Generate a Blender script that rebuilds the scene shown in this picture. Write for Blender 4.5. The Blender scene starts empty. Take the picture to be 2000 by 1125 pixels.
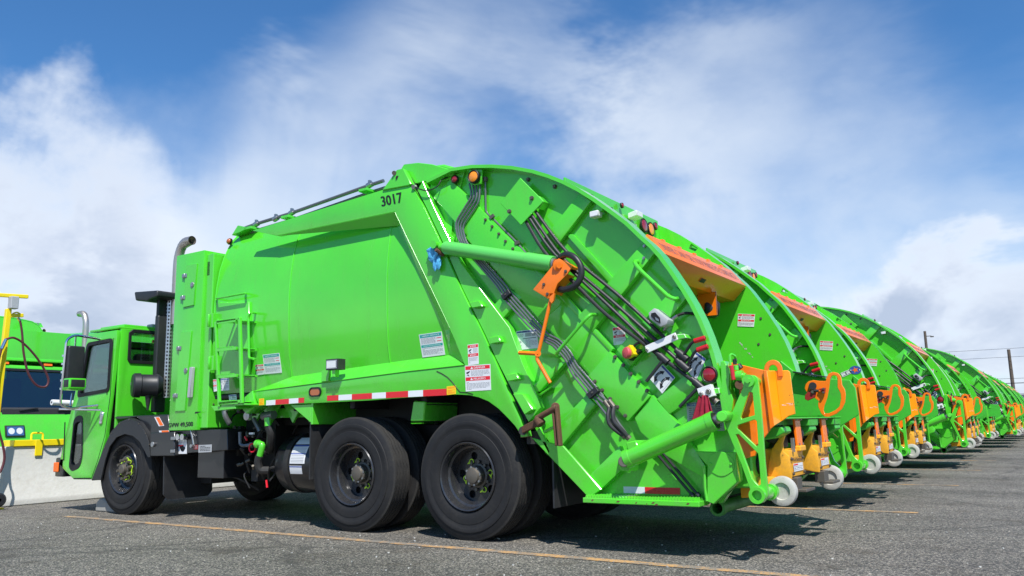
import bpy, bmesh, math, random
from mathutils import Vector, Matrix
from mathutils.geometry import tessellate_polygon

# ---------------------------------------------------------------- camera, world, sun, exposure
sc = bpy.context.scene
COL = sc.collection
random.seed(7)
camd = bpy.data.cameras.new('camera')
camd.lens = 28.706; camd.sensor_width = 36.0; camd.clip_start = 0.05; camd.clip_end = 3000.0
cam = bpy.data.objects.new('camera', camd); COL.objects.link(cam)
cam.matrix_world = Matrix(((0.8323550, 0.1082198, 0.5435749, 0.25),
                           (0.5538432, -0.1251696, -0.8231587, -5.679),
                           (-0.0210430, 0.9862155, -0.1641223, 0.965),
                           (0, 0, 0, 1)))
sc.camera = cam
SUN = Vector((0.50, -0.50, 1.0)).normalized()          # towards the sun
world = bpy.data.worlds.new('World'); sc.world = world; world.use_nodes = True
sund = bpy.data.lights.new('sun', 'SUN'); sund.energy = 5.0; sund.angle = math.radians(0.5); sund.color = (1.0, 0.965, 0.91)
sun = bpy.data.objects.new('sun', sund); COL.objects.link(sun)
sun.location = (5, -5, 20); sun.rotation_euler = SUN.to_track_quat('Z', 'Y').to_euler()
sc.view_settings.view_transform = 'Standard'; sc.view_settings.look = 'None'
sc.view_settings.exposure = 0.20; sc.view_settings.gamma = 1.0; sc.view_settings.use_curve_mapping = False

class NT:
    def __init__(s, tree): s.t = tree; s.n = tree.nodes; s.l = tree.links
    def new(s, typ, **kw):
        n = s.n.new(typ)
        for k, v in kw.items():
            if k.startswith('i_'):
                key = k[2:]
                key = int(key) if key.isdigit() else key.replace('_', ' ')
                n.inputs[key].default_value = v
            else: setattr(n, k, v)
        return n
    def link(s, a, b): s.l.new(a, b)
    def math(s, op, a, b=None, c=None, clamp=False):
        n = s.n.new('ShaderNodeMath'); n.operation = op; n.use_clamp = clamp
        for i, v in enumerate((a, b, c)):
            if v is None: continue
            if isinstance(v, (int, float)): n.inputs[i].default_value = v
            else: s.l.new(v, n.inputs[i])
        return n.outputs[0]
    def ramp(s, fac, stops, interp='LINEAR'):
        r = s.n.new('ShaderNodeValToRGB'); cr = r.color_ramp; cr.interpolation = interp
        while len(cr.elements) < len(stops): cr.elements.new(0.5)
        for e, (p, c) in zip(cr.elements, stops):
            e.position = p; e.color = (c[0], c[1], c[2], 1) if isinstance(c, (tuple, list)) else (c, c, c, 1)
        s.l.new(fac, r.inputs[0]); return r.outputs[0]
    def mix(s, fac, a, b, mode='MIX'):
        n = s.n.new('ShaderNodeMix'); n.data_type = 'RGBA'; n.blend_type = mode
        for key, v in ((0, fac), (6, a), (7, b)):
            if isinstance(v, (int, float)): n.inputs[key].default_value = v
            elif isinstance(v, (tuple, list)): n.inputs[key].default_value = (v[0], v[1], v[2], 1)
            else: s.l.new(v, n.inputs[key])
        return n.outputs[2]

def build_world():
    w = NT(world.node_tree)
    bg = world.node_tree.nodes['Background']; bg.inputs[1].default_value = 0.10
    sky = w.new('ShaderNodeTexSky', sky_type='NISHITA', sun_disc=False)
    sky.sun_elevation = math.asin(SUN.z); sky.sun_rotation = math.atan2(SUN.x, SUN.y)
    sky.altitude = 0; sky.air_density = 1.0; sky.dust_density = 0.6; sky.ozone_density = 1.6
    tc = w.new('ShaderNodeTexCoord'); sep = w.new('ShaderNodeSeparateXYZ'); w.link(tc.outputs['Generated'], sep.inputs[0])
    X, Y, Z = sep.outputs
    # cloud layer flattened towards the horizon
    den = w.math('ADD', w.math('MAXIMUM', Z, 0.0), 0.42)
    cmb = w.new('ShaderNodeCombineXYZ')
    w.link(w.math('DIVIDE', X, den), cmb.inputs[0]); w.link(w.math('DIVIDE', Y, den), cmb.inputs[1]); w.link(w.math('MULTIPLY', Z, 0.8), cmb.inputs[2])
    def noise(scale, detail, rough, off, dist=0.0, src=cmb.outputs[0]):
        mp = w.new('ShaderNodeMapping'); mp.inputs['Location'].default_value = off; w.link(src, mp.inputs[0])
        n = w.new('ShaderNodeTexNoise'); n.inputs['Scale'].default_value = scale; n.inputs['Detail'].default_value = detail
        n.inputs['Roughness'].default_value = rough; n.inputs['Distortion'].default_value = dist
        w.link(mp.outputs[0], n.inputs['Vector']); return n.outputs['Fac']
    big = noise(1.7, 8, 0.50, (5.1, 2.7, 1.4), 0.15)
    fine = noise(4.6, 9, 0.58, (7.3, 2.2, 1.0), 0.3)
    warp = noise(1.5, 6, 0.6, (1.2, 8.8, 3.0), 0.4)
    def blob(d, inner, outer):          # soft region of the sky round a direction
        vm = w.new('ShaderNodeVectorMath', operation='DOT_PRODUCT'); w.link(tc.outputs['Generated'], vm.inputs[0]); vm.inputs[1].default_value = d
        v = w.math('ADD', vm.outputs['Value'], w.math('MULTIPLY', w.math('SUBTRACT', warp, 0.5), 0.10))
        mr = w.new('ShaderNodeMapRange', interpolation_type='SMOOTHSTEP'); w.link(v, mr.inputs[0])
        mr.inputs[1].default_value = math.cos(math.radians(outer)); mr.inputs[2].default_value = math.cos(math.radians(inner))
        return mr.outputs[0]
    cover = None
    for d, i, o, k in CLOUDS:
        b = w.math('MULTIPLY', blob(d, i, o), k)
        cover = b if cover is None else w.math('ADD', cover, b)
    mr = w.new('ShaderNodeMapRange', interpolation_type='SMOOTHSTEP'); w.link(Z, mr.inputs[0]); mr.inputs[1].default_value = 0.62; mr.inputs[2].default_value = 0.02
    mr.inputs[3].default_value = 0.0; mr.inputs[4].default_value = 0.58
    base = w.math('ADD', w.math('ADD', w.math('MULTIPLY', big, 0.95), w.math('MULTIPLY', fine, 0.30)), mr.outputs[0])
    dens = w.math('ADD', base, cover)
    m2 = w.new('ShaderNodeMapRange', interpolation_type='SMOOTHSTEP'); w.link(dens, m2.inputs[0]); m2.inputs[1].default_value = 0.74; m2.inputs[2].default_value = 1.66
    alpha = w.math('MULTIPLY', m2.outputs[0], 0.80)
    tint = w.mix(1.0, sky.outputs[0], SKYTINT, 'MULTIPLY')
    out = w.mix(alpha, tint, (7.4, 8.1, 9.0))
    # cumulus banks lower down: bright rims, grey-blue middles
    c1 = noise(2.6, 10, 0.56, (0.4, 5.5, 2.0), 0.25); c2 = noise(8.0, 8, 0.6, (3.4, 1.5, 6.0), 0.3)
    low = None
    for d, i, o, k in DARKS:
        b = w.math('MULTIPLY', blob(d, i, o), k)
        low = b if low is None else w.math('ADD', low, b)
    hz = w.new('ShaderNodeMapRange', interpolation_type='SMOOTHSTEP'); w.link(Z, hz.inputs[0]); hz.inputs[1].default_value = 0.30; hz.inputs[2].default_value = 0.04; hz.inputs[4].default_value = 0.24
    dl = w.math('ADD', w.math('ADD', w.math('ADD', w.math('MULTIPLY', c1, 0.8), w.math('MULTIPLY', c2, 0.26)), low), hz.outputs[0])
    m3 = w.new('ShaderNodeMapRange', interpolation_type='SMOOTHSTEP'); w.link(dl, m3.inputs[0]); m3.inputs[1].default_value = 0.62; m3.inputs[2].default_value = 0.98
    ccol = w.ramp(w.math('MULTIPLY', dl, 0.8), [(0.56, (8.1, 8.6, 9.3)), (0.68, (7.7, 8.3, 9.2)), (0.82, (6.0, 6.7, 8.0)), (0.97, (4.4, 5.2, 6.7))])
    out = w.mix(w.math('MULTIPLY', m3.outputs[0], 0.93), out, ccol)
    # below the horizon: dull ground colour
    low = w.math('GREATER_THAN', Z, -0.004)
    out = w.mix(low, (1.6, 1.6, 1.55), out)
    w.link(out, bg.inputs[0])

CLOUDS = [
    ((-0.569,0.727,0.385), 4, 15, 0.20), ((-0.489,0.752,0.443), 1, 8, 0.06), ((-0.838,0.467,0.282), 6, 18, 0.26), ((-0.768,0.542,0.342), 2, 9, 0.18),
    ((-0.231,0.883,0.408), 3, 14, 0.16), ((-0.378,0.855,0.355), 3, 12, 0.14), ((-0.259,0.937,0.234), 5, 18, 0.34), ((-0.695,0.670,0.262), 4, 16, 0.30),
    ((-0.754,0.496,0.430), 5, 14, -0.36), ((-0.047,0.958,0.281), 4, 12, -0.10), ((-0.832,0.391,0.393), 5, 15, -0.30), ((-0.171,0.941,0.291), 2, 9, -0.10)]
DARKS = [
    ((-0.872,0.453,0.188), 2, 14, 0.22), ((-0.876,0.414,0.248), 1, 9, 0.10), ((-0.824,0.545,0.155), 2, 8, 0.12), ((-0.204,0.966,0.158), 2, 10, 0.20), ((-0.066,0.991,0.118), 3, 12, 0.22), ((-0.120,0.991,0.067), 2, 8, 0.16),
    ((-0.334,0.896,0.293), 5, 14, -0.30), ((-0.549,0.731,0.406), 8, 24, -0.40), ((-0.138,0.930,0.340), 8, 16, -0.30)]
SKYTINT = (0.50, 0.95, 1.34)
build_world()

# ---------------------------------------------------------------- materials
MATS = {}
def mat(name, col, rough=0.5, metal=0.0, coat=0.0, bump=0.0, bscale=30.0, dirt=0.0, dcol=(0.10, 0.085, 0.06), var=0.0, emis=None, dscale=3.0, spec=0.5, alpha=None, trans=None):
    m = bpy.data.materials.new(name); m.use_nodes = True; t = NT(m.node_tree)
    p = m.node_tree.nodes['Principled BSDF']
    p.inputs['Roughness'].default_value = rough; p.inputs['Metallic'].default_value = metal
    p.inputs['Coat Weight'].default_value = coat; p.inputs['Coat Roughness'].default_value = 0.08
    p.inputs['Specular IOR Level'].default_value = spec
    p.inputs['Base Color'].default_value = (*col, 1)
    if dirt or var or bump:
        tc = t.new('ShaderNodeTexCoord')
        src = tc.outputs['Object']
    if dirt or var:
        n1 = t.new('ShaderNodeTexNoise', i_Scale=dscale, i_Detail=8.0, i_Roughness=0.62); t.link(src, n1.inputs['Vector'])
        c = col
        if var:
            n2 = t.new('ShaderNodeTexNoise', i_Scale=0.9, i_Detail=3.0); t.link(src, n2.inputs['Vector'])
            c = t.mix(t.ramp(n2.outputs['Fac'], [(0.3, 0.0), (0.7, 1.0)]), tuple(x*(1-var) for x in col), tuple(min(1, x*(1+var)) for x in col))
        if dirt:
            n3 = t.new('ShaderNodeTexNoise', i_Scale=dscale*9, i_Detail=6.0, i_Roughness=0.7); t.link(src, n3.inputs['Vector'])
            f = t.math('MULTIPLY', t.ramp(n1.outputs['Fac'], [(0.42, 0.0), (0.72, 1.0)]), t.ramp(n3.outputs['Fac'], [(0.40, 0.15), (0.66, 1.0)]))
            c = t.mix(t.math('MULTIPLY', f, dirt), c, dcol)
            r = t.math('ADD', t.math('MULTIPLY', f, 0.35*min(1, dirt*2)), rough, clamp=True); t.link(r, p.inputs['Roughness'])
        if not isinstance(c, tuple): t.link(c, p.inputs['Base Color'])
    if bump:
        nb = t.new('ShaderNodeTexNoise', i_Scale=bscale, i_Detail=4.0); t.link(src, nb.inputs['Vector'])
        b = t.new('ShaderNodeBump'); b.inputs['Strength'].default_value = 1.0; b.inputs['Distance'].default_value = bump
        t.link(nb.outputs['Fac'], b.inputs['Height']); t.link(b.outputs[0], p.inputs['Normal'])
    if emis: p.inputs['Emission Color'].default_value = (*emis[0], 1); p.inputs['Emission Strength'].default_value = emis[1]
    if trans: p.inputs['Transmission Weight'].default_value = trans; p.inputs['IOR'].default_value = 1.1
    if alpha is not None: p.inputs['Alpha'].default_value = alpha
    MATS[name] = m; return m

def paint(name, col):
    # sprayed steel: faint ripple, dust film that thickens downwards, rain streaks, small chips
    m = mat(name, col, 0.22, coat=0.8); t = NT(m.node_tree); p = m.node_tree.nodes['Principled BSDF']
    tc = t.new('ShaderNodeTexCoord'); o = tc.outputs['Object']
    n1 = t.new('ShaderNodeTexNoise', i_Scale=1.1, i_Detail=4.0); t.link(o, n1.inputs['Vector'])
    n2 = t.new('ShaderNodeTexNoise', i_Scale=5.0, i_Detail=9.0, i_Roughness=0.65); t.link(o, n2.inputs['Vector'])
    mp = t.new('ShaderNodeMapping'); mp.inputs['Scale'].default_value = (14, 14, 0.8); t.link(o, mp.inputs[0])
    n3 = t.new('ShaderNodeTexNoise', i_Scale=1.0, i_Detail=6.0, i_Roughness=0.6); t.link(mp.outputs[0], n3.inputs['Vector'])
    sx = t.new('ShaderNodeSeparateXYZ'); t.link(o, sx.inputs[0])
    lowf = t.new('ShaderNodeMapRange'); t.link(sx.outputs[2], lowf.inputs[0]); lowf.inputs[1].default_value = 1.9; lowf.inputs[2].default_value = 0.4
    f = t.math('MULTIPLY', t.ramp(n2.outputs['Fac'], [(0.40, 0.0), (0.70, 1.0)]), t.math('ADD', t.math('MULTIPLY', lowf.outputs[0], 0.34), 0.07))
    f = t.math('ADD', f, t.math('MULTIPLY', t.ramp(n3.outputs['Fac'], [(0.52, 0.0), (0.75, 1.0)]), 0.13), clamp=True)
    c = t.mix(t.ramp(n1.outputs['Fac'], [(0.35, 0.0), (0.65, 1.0)]), tuple(x*.93 for x in col), tuple(x*1.05 for x in col))
    c = t.mix(f, c, (0.16, 0.33, 0.09))
    v = t.new('ShaderNodeTexVoronoi', i_Scale=9.0); t.link(o, v.inputs['Vector'])
    n4 = t.new('ShaderNodeTexNoise', i_Scale=60.0, i_Detail=2.0); t.link(o, n4.inputs['Vector'])
    chip = t.math('ADD', v.outputs['Distance'], t.math('MULTIPLY', n4.outputs['Fac'], 0.06))
    c = t.mix(t.ramp(chip, [(0.052, 0.8), (0.060, 0.0)]), c, (0.16, 0.15, 0.12))
    t.link(c, p.inputs['Base Color']); t.link(t.math('ADD', t.math('MULTIPLY', f, 0.5), 0.22), p.inputs['Roughness'])
    t.link(t.math('SUBTRACT', 0.85, t.math('MULTIPLY', f, 1.4), clamp=True), p.inputs['Coat Weight'])
    b = t.new('ShaderNodeBump'); b.inputs['Distance'].default_value = 0.006; t.link(n1.outputs['Fac'], b.inputs['Height'])
    b2 = t.new('ShaderNodeBump'); b2.inputs['Distance'].default_value = 0.0006; t.link(n2.outputs['Fac'], b2.inputs['Height']); t.link(b.outputs[0], b2.inputs['Normal'])
    t.link(b2.outputs[0], p.inputs['Normal']); return m
paint('green_paint', (0.086, 0.64, 0.027))
mat('green_worn', (0.050, 0.46, 0.030), 0.42, coat=0.1, bump=0.001, bscale=20, dirt=0.55, dcol=(0.07, 0.085, 0.04), var=0.08, dscale=2.6)
mat('green_shaded', (0.030, 0.20, 0.022), 0.5, dirt=0.6, dcol=(0.04, 0.05, 0.03), dscale=4)  # dirty green for the cross tube, with the shade under the hopper box painted in
mat('pale_green', (0.11, 0.56, 0.10), 0.33, coat=0.25, dirt=0.08)
mat('orange_paint', (0.98, 0.20, 0.005), 0.32, coat=0.3, dirt=0.22, dcol=(0.35, 0.09, 0.02), var=0.06)
mat('amber_paint', (1.0, 0.36, 0.004), 0.32, coat=0.3, dirt=0.16, dcol=(0.4, 0.16, 0.03))
mat('yellow_worn', (0.86, 0.40, 0.02), 0.45, dirt=0.55, dcol=(0.22, 0.13, 0.05), var=0.1, dscale=4)
mat('yellow_paint', (0.92, 0.70, 0.01), 0.35, dirt=0.15)
mat('black_paint', (0.012, 0.013, 0.015), 0.30, coat=0.3, dirt=0.25, dcol=(0.06, 0.055, 0.05))
mat('black_plastic', (0.018, 0.019, 0.022), 0.45, dirt=0.3, dcol=(0.06, 0.057, 0.05))
mat('chassis', (0.018, 0.018, 0.018), 0.6, dirt=0.6, dcol=(0.07, 0.06, 0.045), dscale=5)
mat('rubber', (0.014, 0.014, 0.015), 0.66, bump=0.0012, bscale=60, dirt=0.38, dcol=(0.062, 0.058, 0.052), dscale=3.5, spec=0.35)
mat('tread', (0.030, 0.029, 0.028), 0.85, bump=0.003, bscale=70, dirt=0.6, dcol=(0.085, 0.078, 0.066), dscale=8, spec=0.3)
mat('mud_flap', (0.02, 0.021, 0.023), 0.5, bump=0.001, bscale=15, dirt=0.4, dcol=(0.08, 0.075, 0.07))
mat('rim_black', (0.022, 0.023, 0.026), 0.22, coat=0.5, dirt=0.3, dcol=(0.07, 0.06, 0.05))
mat('steel', (0.42, 0.42, 0.42), 0.35, metal=0.9, dirt=0.3, dcol=(0.16, 0.13, 0.10))
mat('grey_pipe', (0.20, 0.21, 0.22), 0.35, metal=0.6, dirt=0.35, dcol=(0.10, 0.07, 0.05))
mat('chrome', (0.72, 0.72, 0.73), 0.12, metal=1.0, dirt=0.15)
mat('dull_metal', (0.16, 0.145, 0.12), 0.5, metal=0.6, dirt=0.5, dcol=(0.12, 0.07, 0.04), dscale=12)
mat('rust', (0.14, 0.065, 0.032), 0.75, bump=0.002, bscale=50, dirt=0.7, dcol=(0.05, 0.035, 0.03), dscale=9)
mat('stack_metal', (0.55, 0.50, 0.45), 0.38, metal=0.8, dirt=0.6, dcol=(0.30, 0.20, 0.13), dscale=3)
mat('white_paint', (0.78, 0.78, 0.77), 0.35, dirt=0.15, dcol=(0.4, 0.38, 0.34))
mat('white_worn', (0.50, 0.49, 0.44), 0.55, bump=0.001, dirt=0.85, dcol=(0.20, 0.17, 0.13), dscale=11)
mat('grey_box', (0.42, 0.43, 0.44), 0.4, dirt=0.2)
mat('lens_clear', (0.70, 0.71, 0.70), 0.12, coat=1.0)
mat('red_plastic', (0.55, 0.012, 0.02), 0.3, coat=0.3)
mat('red_button', (0.60, 0.08, 0.09), 0.5)
mat('red_dull', (0.32, 0.014, 0.014), 0.5, dirt=0.3)
mat('red_cloth', (0.28, 0.008, 0.03), 0.9, bump=0.004, bscale=40)
mat('blue_glove', (0.09, 0.42, 0.72), 0.5, bump=0.003, bscale=40, var=0.1)
mat('red_lens', (0.30, 0.006, 0.012), 0.12, coat=1.0)
mat('amber_lens', (0.95, 0.30, 0.01), 0.18, coat=0.8, bump=0.001, bscale=160)
mat('dark_amber', (0.42, 0.10, 0.015), 0.2, coat=0.8)
mat('sticker_white', (0.74, 0.75, 0.76), 0.4, dirt=0.1)
mat('sticker_red', (0.75, 0.015, 0.03), 0.4)
mat('sticker_grey', (0.36, 0.37, 0.38), 0.5)
mat('sticker_blue', (0.05, 0.09, 0.34), 0.4)
mat('sticker_teal', (0.01, 0.36, 0.33), 0.4)
mat('sticker_yellow', (0.95, 0.62, 0.01), 0.4)
mat('sticker_black', (0.012, 0.012, 0.014), 0.45)
mat('sticker_orange', (0.95, 0.16, 0.01), 0.4)
mat('tape_red', (0.70, 0.006, 0.015), 0.25, coat=0.3, dirt=0.12)
mat('tape_white', (0.76, 0.78, 0.80), 0.3, coat=0.3, dirt=0.12)
mat('nut_green', (0.50, 0.78, 0.03), 0.45)
mat('seal_black', (0.008, 0.008, 0.009), 0.55)
mat('interior', (0.03, 0.03, 0.032), 0.7)
mat('concrete', (0.55, 0.54, 0.50), 0.85, bump=0.004, bscale=25, dirt=0.35, dcol=(0.30, 0.26, 0.20), var=0.08, dscale=1.5)
mat('chock_concrete', (0.34, 0.33, 0.30), 0.85, bump=0.004, bscale=25, dirt=0.4, dcol=(0.18, 0.16, 0.13))
mat('wood_pole', (0.11, 0.085, 0.065), 0.9, bump=0.01, bscale=10, var=0.2)
mat('hose_red', (0.10, 0.02, 0.028), 0.5, dirt=0.3)
mat('lettering_grey', (0.36, 0.13, 0.10), 0.5)
mat('foliage', (0.05, 0.075, 0.03), 0.9, var=0.3)
mat('far_wall', (0.45, 0.46, 0.48), 0.8)

def glass_mat(name, tint, rough=0.03, extra=0.015):
    m = bpy.data.materials.new(name); m.use_nodes = True; t = NT(m.node_tree)
    m.node_tree.nodes.remove(m.node_tree.nodes['Principled BSDF'])
    out = m.node_tree.nodes['Material Output']
    gl = t.new('ShaderNodeBsdfGlossy'); gl.inputs['Roughness'].default_value = rough; gl.inputs['Color'].default_value = (0.9, 0.95, 0.95, 1)
    tr = t.new('ShaderNodeBsdfTransparent'); tr.inputs['Color'].default_value = (*tint, 1)
    fr = t.new('ShaderNodeFresnel'); fr.inputs['IOR'].default_value = 1.5
    f2 = t.math('ADD', t.math('MULTIPLY', fr.outputs[0], 0.75), extra)
    mx = t.new('ShaderNodeMixShader'); t.link(f2, mx.inputs[0]); t.link(tr.outputs[0], mx.inputs[1]); t.link(gl.outputs[0], mx.inputs[2])
    t.link(mx.outputs[0], out.inputs[0]); MATS[name] = m
glass_mat('glass', (0.74, 0.80, 0.77)); glass_mat('dark_glass', (0.42, 0.46, 0.47), extra=0.10)

def perforated():
    m = mat('perforated_steel', (0.55, 0.55, 0.55), 0.28, metal=0.9)
    t = NT(m.node_tree); p = m.node_tree.nodes['Principled BSDF']
    tc = t.new('ShaderNodeTexCoord'); v = t.new('ShaderNodeTexVoronoi', i_Scale=22.0, i_Randomness=0.0); t.link(tc.outputs['UV'], v.inputs['Vector'])
    hole = t.ramp(v.outputs['Distance'], [(0.30, 0.0), (0.34, 1.0)])
    t.link(t.mix(hole, (0.01, 0.01, 0.01), (0.55, 0.55, 0.55)), p.inputs['Base Color'])
    t.link(t.math('MULTIPLY', hole, 0.9), p.inputs['Metallic'])
perforated()

def asphalt():
    m = bpy.data.materials.new('asphalt'); m.use_nodes = True; t = NT(m.node_tree); p = m.node_tree.nodes['Principled BSDF']
    tc = t.new('ShaderNodeTexCoord'); o = tc.outputs['Object']
    v = t.new('ShaderNodeTexVoronoi', i_Scale=88.0); t.link(o, v.inputs['Vector'])
    v2 = t.new('ShaderNodeTexVoronoi', i_Scale=150.0); t.link(o, v2.inputs['Vector'])
    sp = t.new('ShaderNodeSeparateColor'); t.link(v.outputs['Color'], sp.inputs[0])
    st = t.ramp(sp.outputs[0], [(0.0, (0.060, 0.060, 0.062)), (0.35, (0.105, 0.104, 0.10)), (0.62, (0.16, 0.155, 0.145)), (0.80, (0.22, 0.205, 0.18)), (0.97, (0.34, 0.32, 0.29))])
    edge = t.ramp(v.outputs['Distance'], [(0.25, 1.0), (0.62, 0.45)])
    st = t.mix(1.0, st, edge, 'MULTIPLY')
    n = t.new('ShaderNodeTexNoise', i_Scale=0.35, i_Detail=9.0, i_Roughness=0.62); t.link(o, n.inputs['Vector'])
    st = t.mix(1.0, st, t.ramp(n.outputs['Fac'], [(0.30, 0.70), (0.5, 1.03), (0.72, 1.28)]), 'MULTIPLY')
    n2 = t.new('ShaderNodeTexNoise', i_Scale=2.1, i_Detail=8.0, i_Roughness=0.7); t.link(o, n2.inputs['Vector'])
    st = t.mix(t.ramp(n2.outputs['Fac'], [(0.53, 0.0), (0.70, 0.75)]), st, (0.050, 0.044, 0.036))
    # longitudinal tyre polish
    mp = t.new('ShaderNodeMapping'); mp.inputs['Scale'].default_value = (0.06, 0.9, 1); t.link(o, mp.inputs[0])
    n4 = t.new('ShaderNodeTexNoise', i_Scale=1.0, i_Detail=5.0); t.link(mp.outputs[0], n4.inputs['Vector'])
    st = t.mix(1.0, st, t.ramp(n4.outputs['Fac'], [(0.35, 0.84), (0.65, 1.12)]), 'MULTIPLY')
    # oil drips
    nd = t.new('ShaderNodeTexVoronoi', i_Scale=1.7); t.link(o, nd.inputs['Vector'])
    ndn = t.new('ShaderNodeTexNoise', i_Scale=9.0, i_Detail=5.0); t.link(o, ndn.inputs['Vector'])
    sd = t.new('ShaderNodeSeparateColor'); t.link(nd.outputs['Color'], sd.inputs[0])
    dd = t.math('ADD', t.math('ADD', nd.outputs['Distance'], t.math('MULTIPLY', ndn.outputs['Fac'], 0.22)), t.math('MULTIPLY', sd.outputs[0], 0.25))
    st = t.mix(t.ramp(dd, [(0.17, 0.72), (0.27, 0.0)]), st, (0.035, 0.032, 0.028))
    # a few cracks
    mp2 = t.new('ShaderNodeMapping'); mp2.inputs['Scale'].default_value = (0.22, 0.22, 1); t.link(o, mp2.inputs[0])
    nw = t.new('ShaderNodeTexNoise', i_Scale=3.0, i_Detail=6.0); t.link(mp2.outputs[0], nw.inputs['Vector'])
    dv = t.mix(0.16, mp2.outputs[0], nw.outputs['Color'])
    vc = t.new('ShaderNodeTexVoronoi', feature='DISTANCE_TO_EDGE', i_Scale=1.0); t.link(dv, vc.inputs['Vector'])
    st = t.mix(t.ramp(vc.outputs['Distance'], [(0.002, 0.55), (0.006, 0.0)]), st, (0.03, 0.03, 0.03))
    st = t.mix(1.0, st, (1.52, 1.46, 1.35), 'MULTIPLY')
    t.link(st, p.inputs['Base Color']); p.inputs['Roughness'].default_value = 0.82; p.inputs['Specular IOR Level'].default_value = 0.35
    b = t.new('ShaderNodeBump'); b.inputs['Distance'].default_value = 0.004; b.inputs['Strength'].default_value = 0.9
    h = t.math('ADD', t.math('MULTIPLY', v.outputs['Distance'], -1.0), t.math('MULTIPLY', v2.outputs['Distance'], -0.4))
    t.link(h, b.inputs['Height']); t.link(b.outputs[0], p.inputs['Normal'])
    MATS['asphalt'] = m
    # worn line paint: broken up over the same stones
    m2 = bpy.data.materials.new('line_paint'); m2.use_nodes = True; t = NT(m2.node_tree); p = m2.node_tree.nodes['Principled BSDF']
    tc = t.new('ShaderNodeTexCoord'); o = tc.outputs['Object']
    v = t.new('ShaderNodeTexVoronoi', i_Scale=75.0); t.link(o, v.inputs['Vector'])
    n = t.new('ShaderNodeTexNoise', i_Scale=5.0, i_Detail=9.0, i_Roughness=0.75); t.link(o, n.inputs['Vector'])
    nl = t.new('ShaderNodeTexNoise', i_Scale=0.5, i_Detail=3.0); t.link(o, nl.inputs['Vector'])
    k = t.math('ADD', t.math('ADD', t.math('MULTIPLY', n.outputs['Fac'], 1.25), t.math('MULTIPLY', v.outputs['Distance'], 0.28)), t.math('MULTIPLY', nl.outputs['Fac'], 0.25))
    f = t.ramp(k, [(0.74, 1.0), (0.96, 0.05)])
    t.link(t.mix(f, (0.19, 0.18, 0.16), (0.58, 0.32, 0.11)), p.inputs['Base Color']); p.inputs['Roughness'].default_value = 0.8
    MATS['line_paint'] = m2
asphalt()

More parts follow.
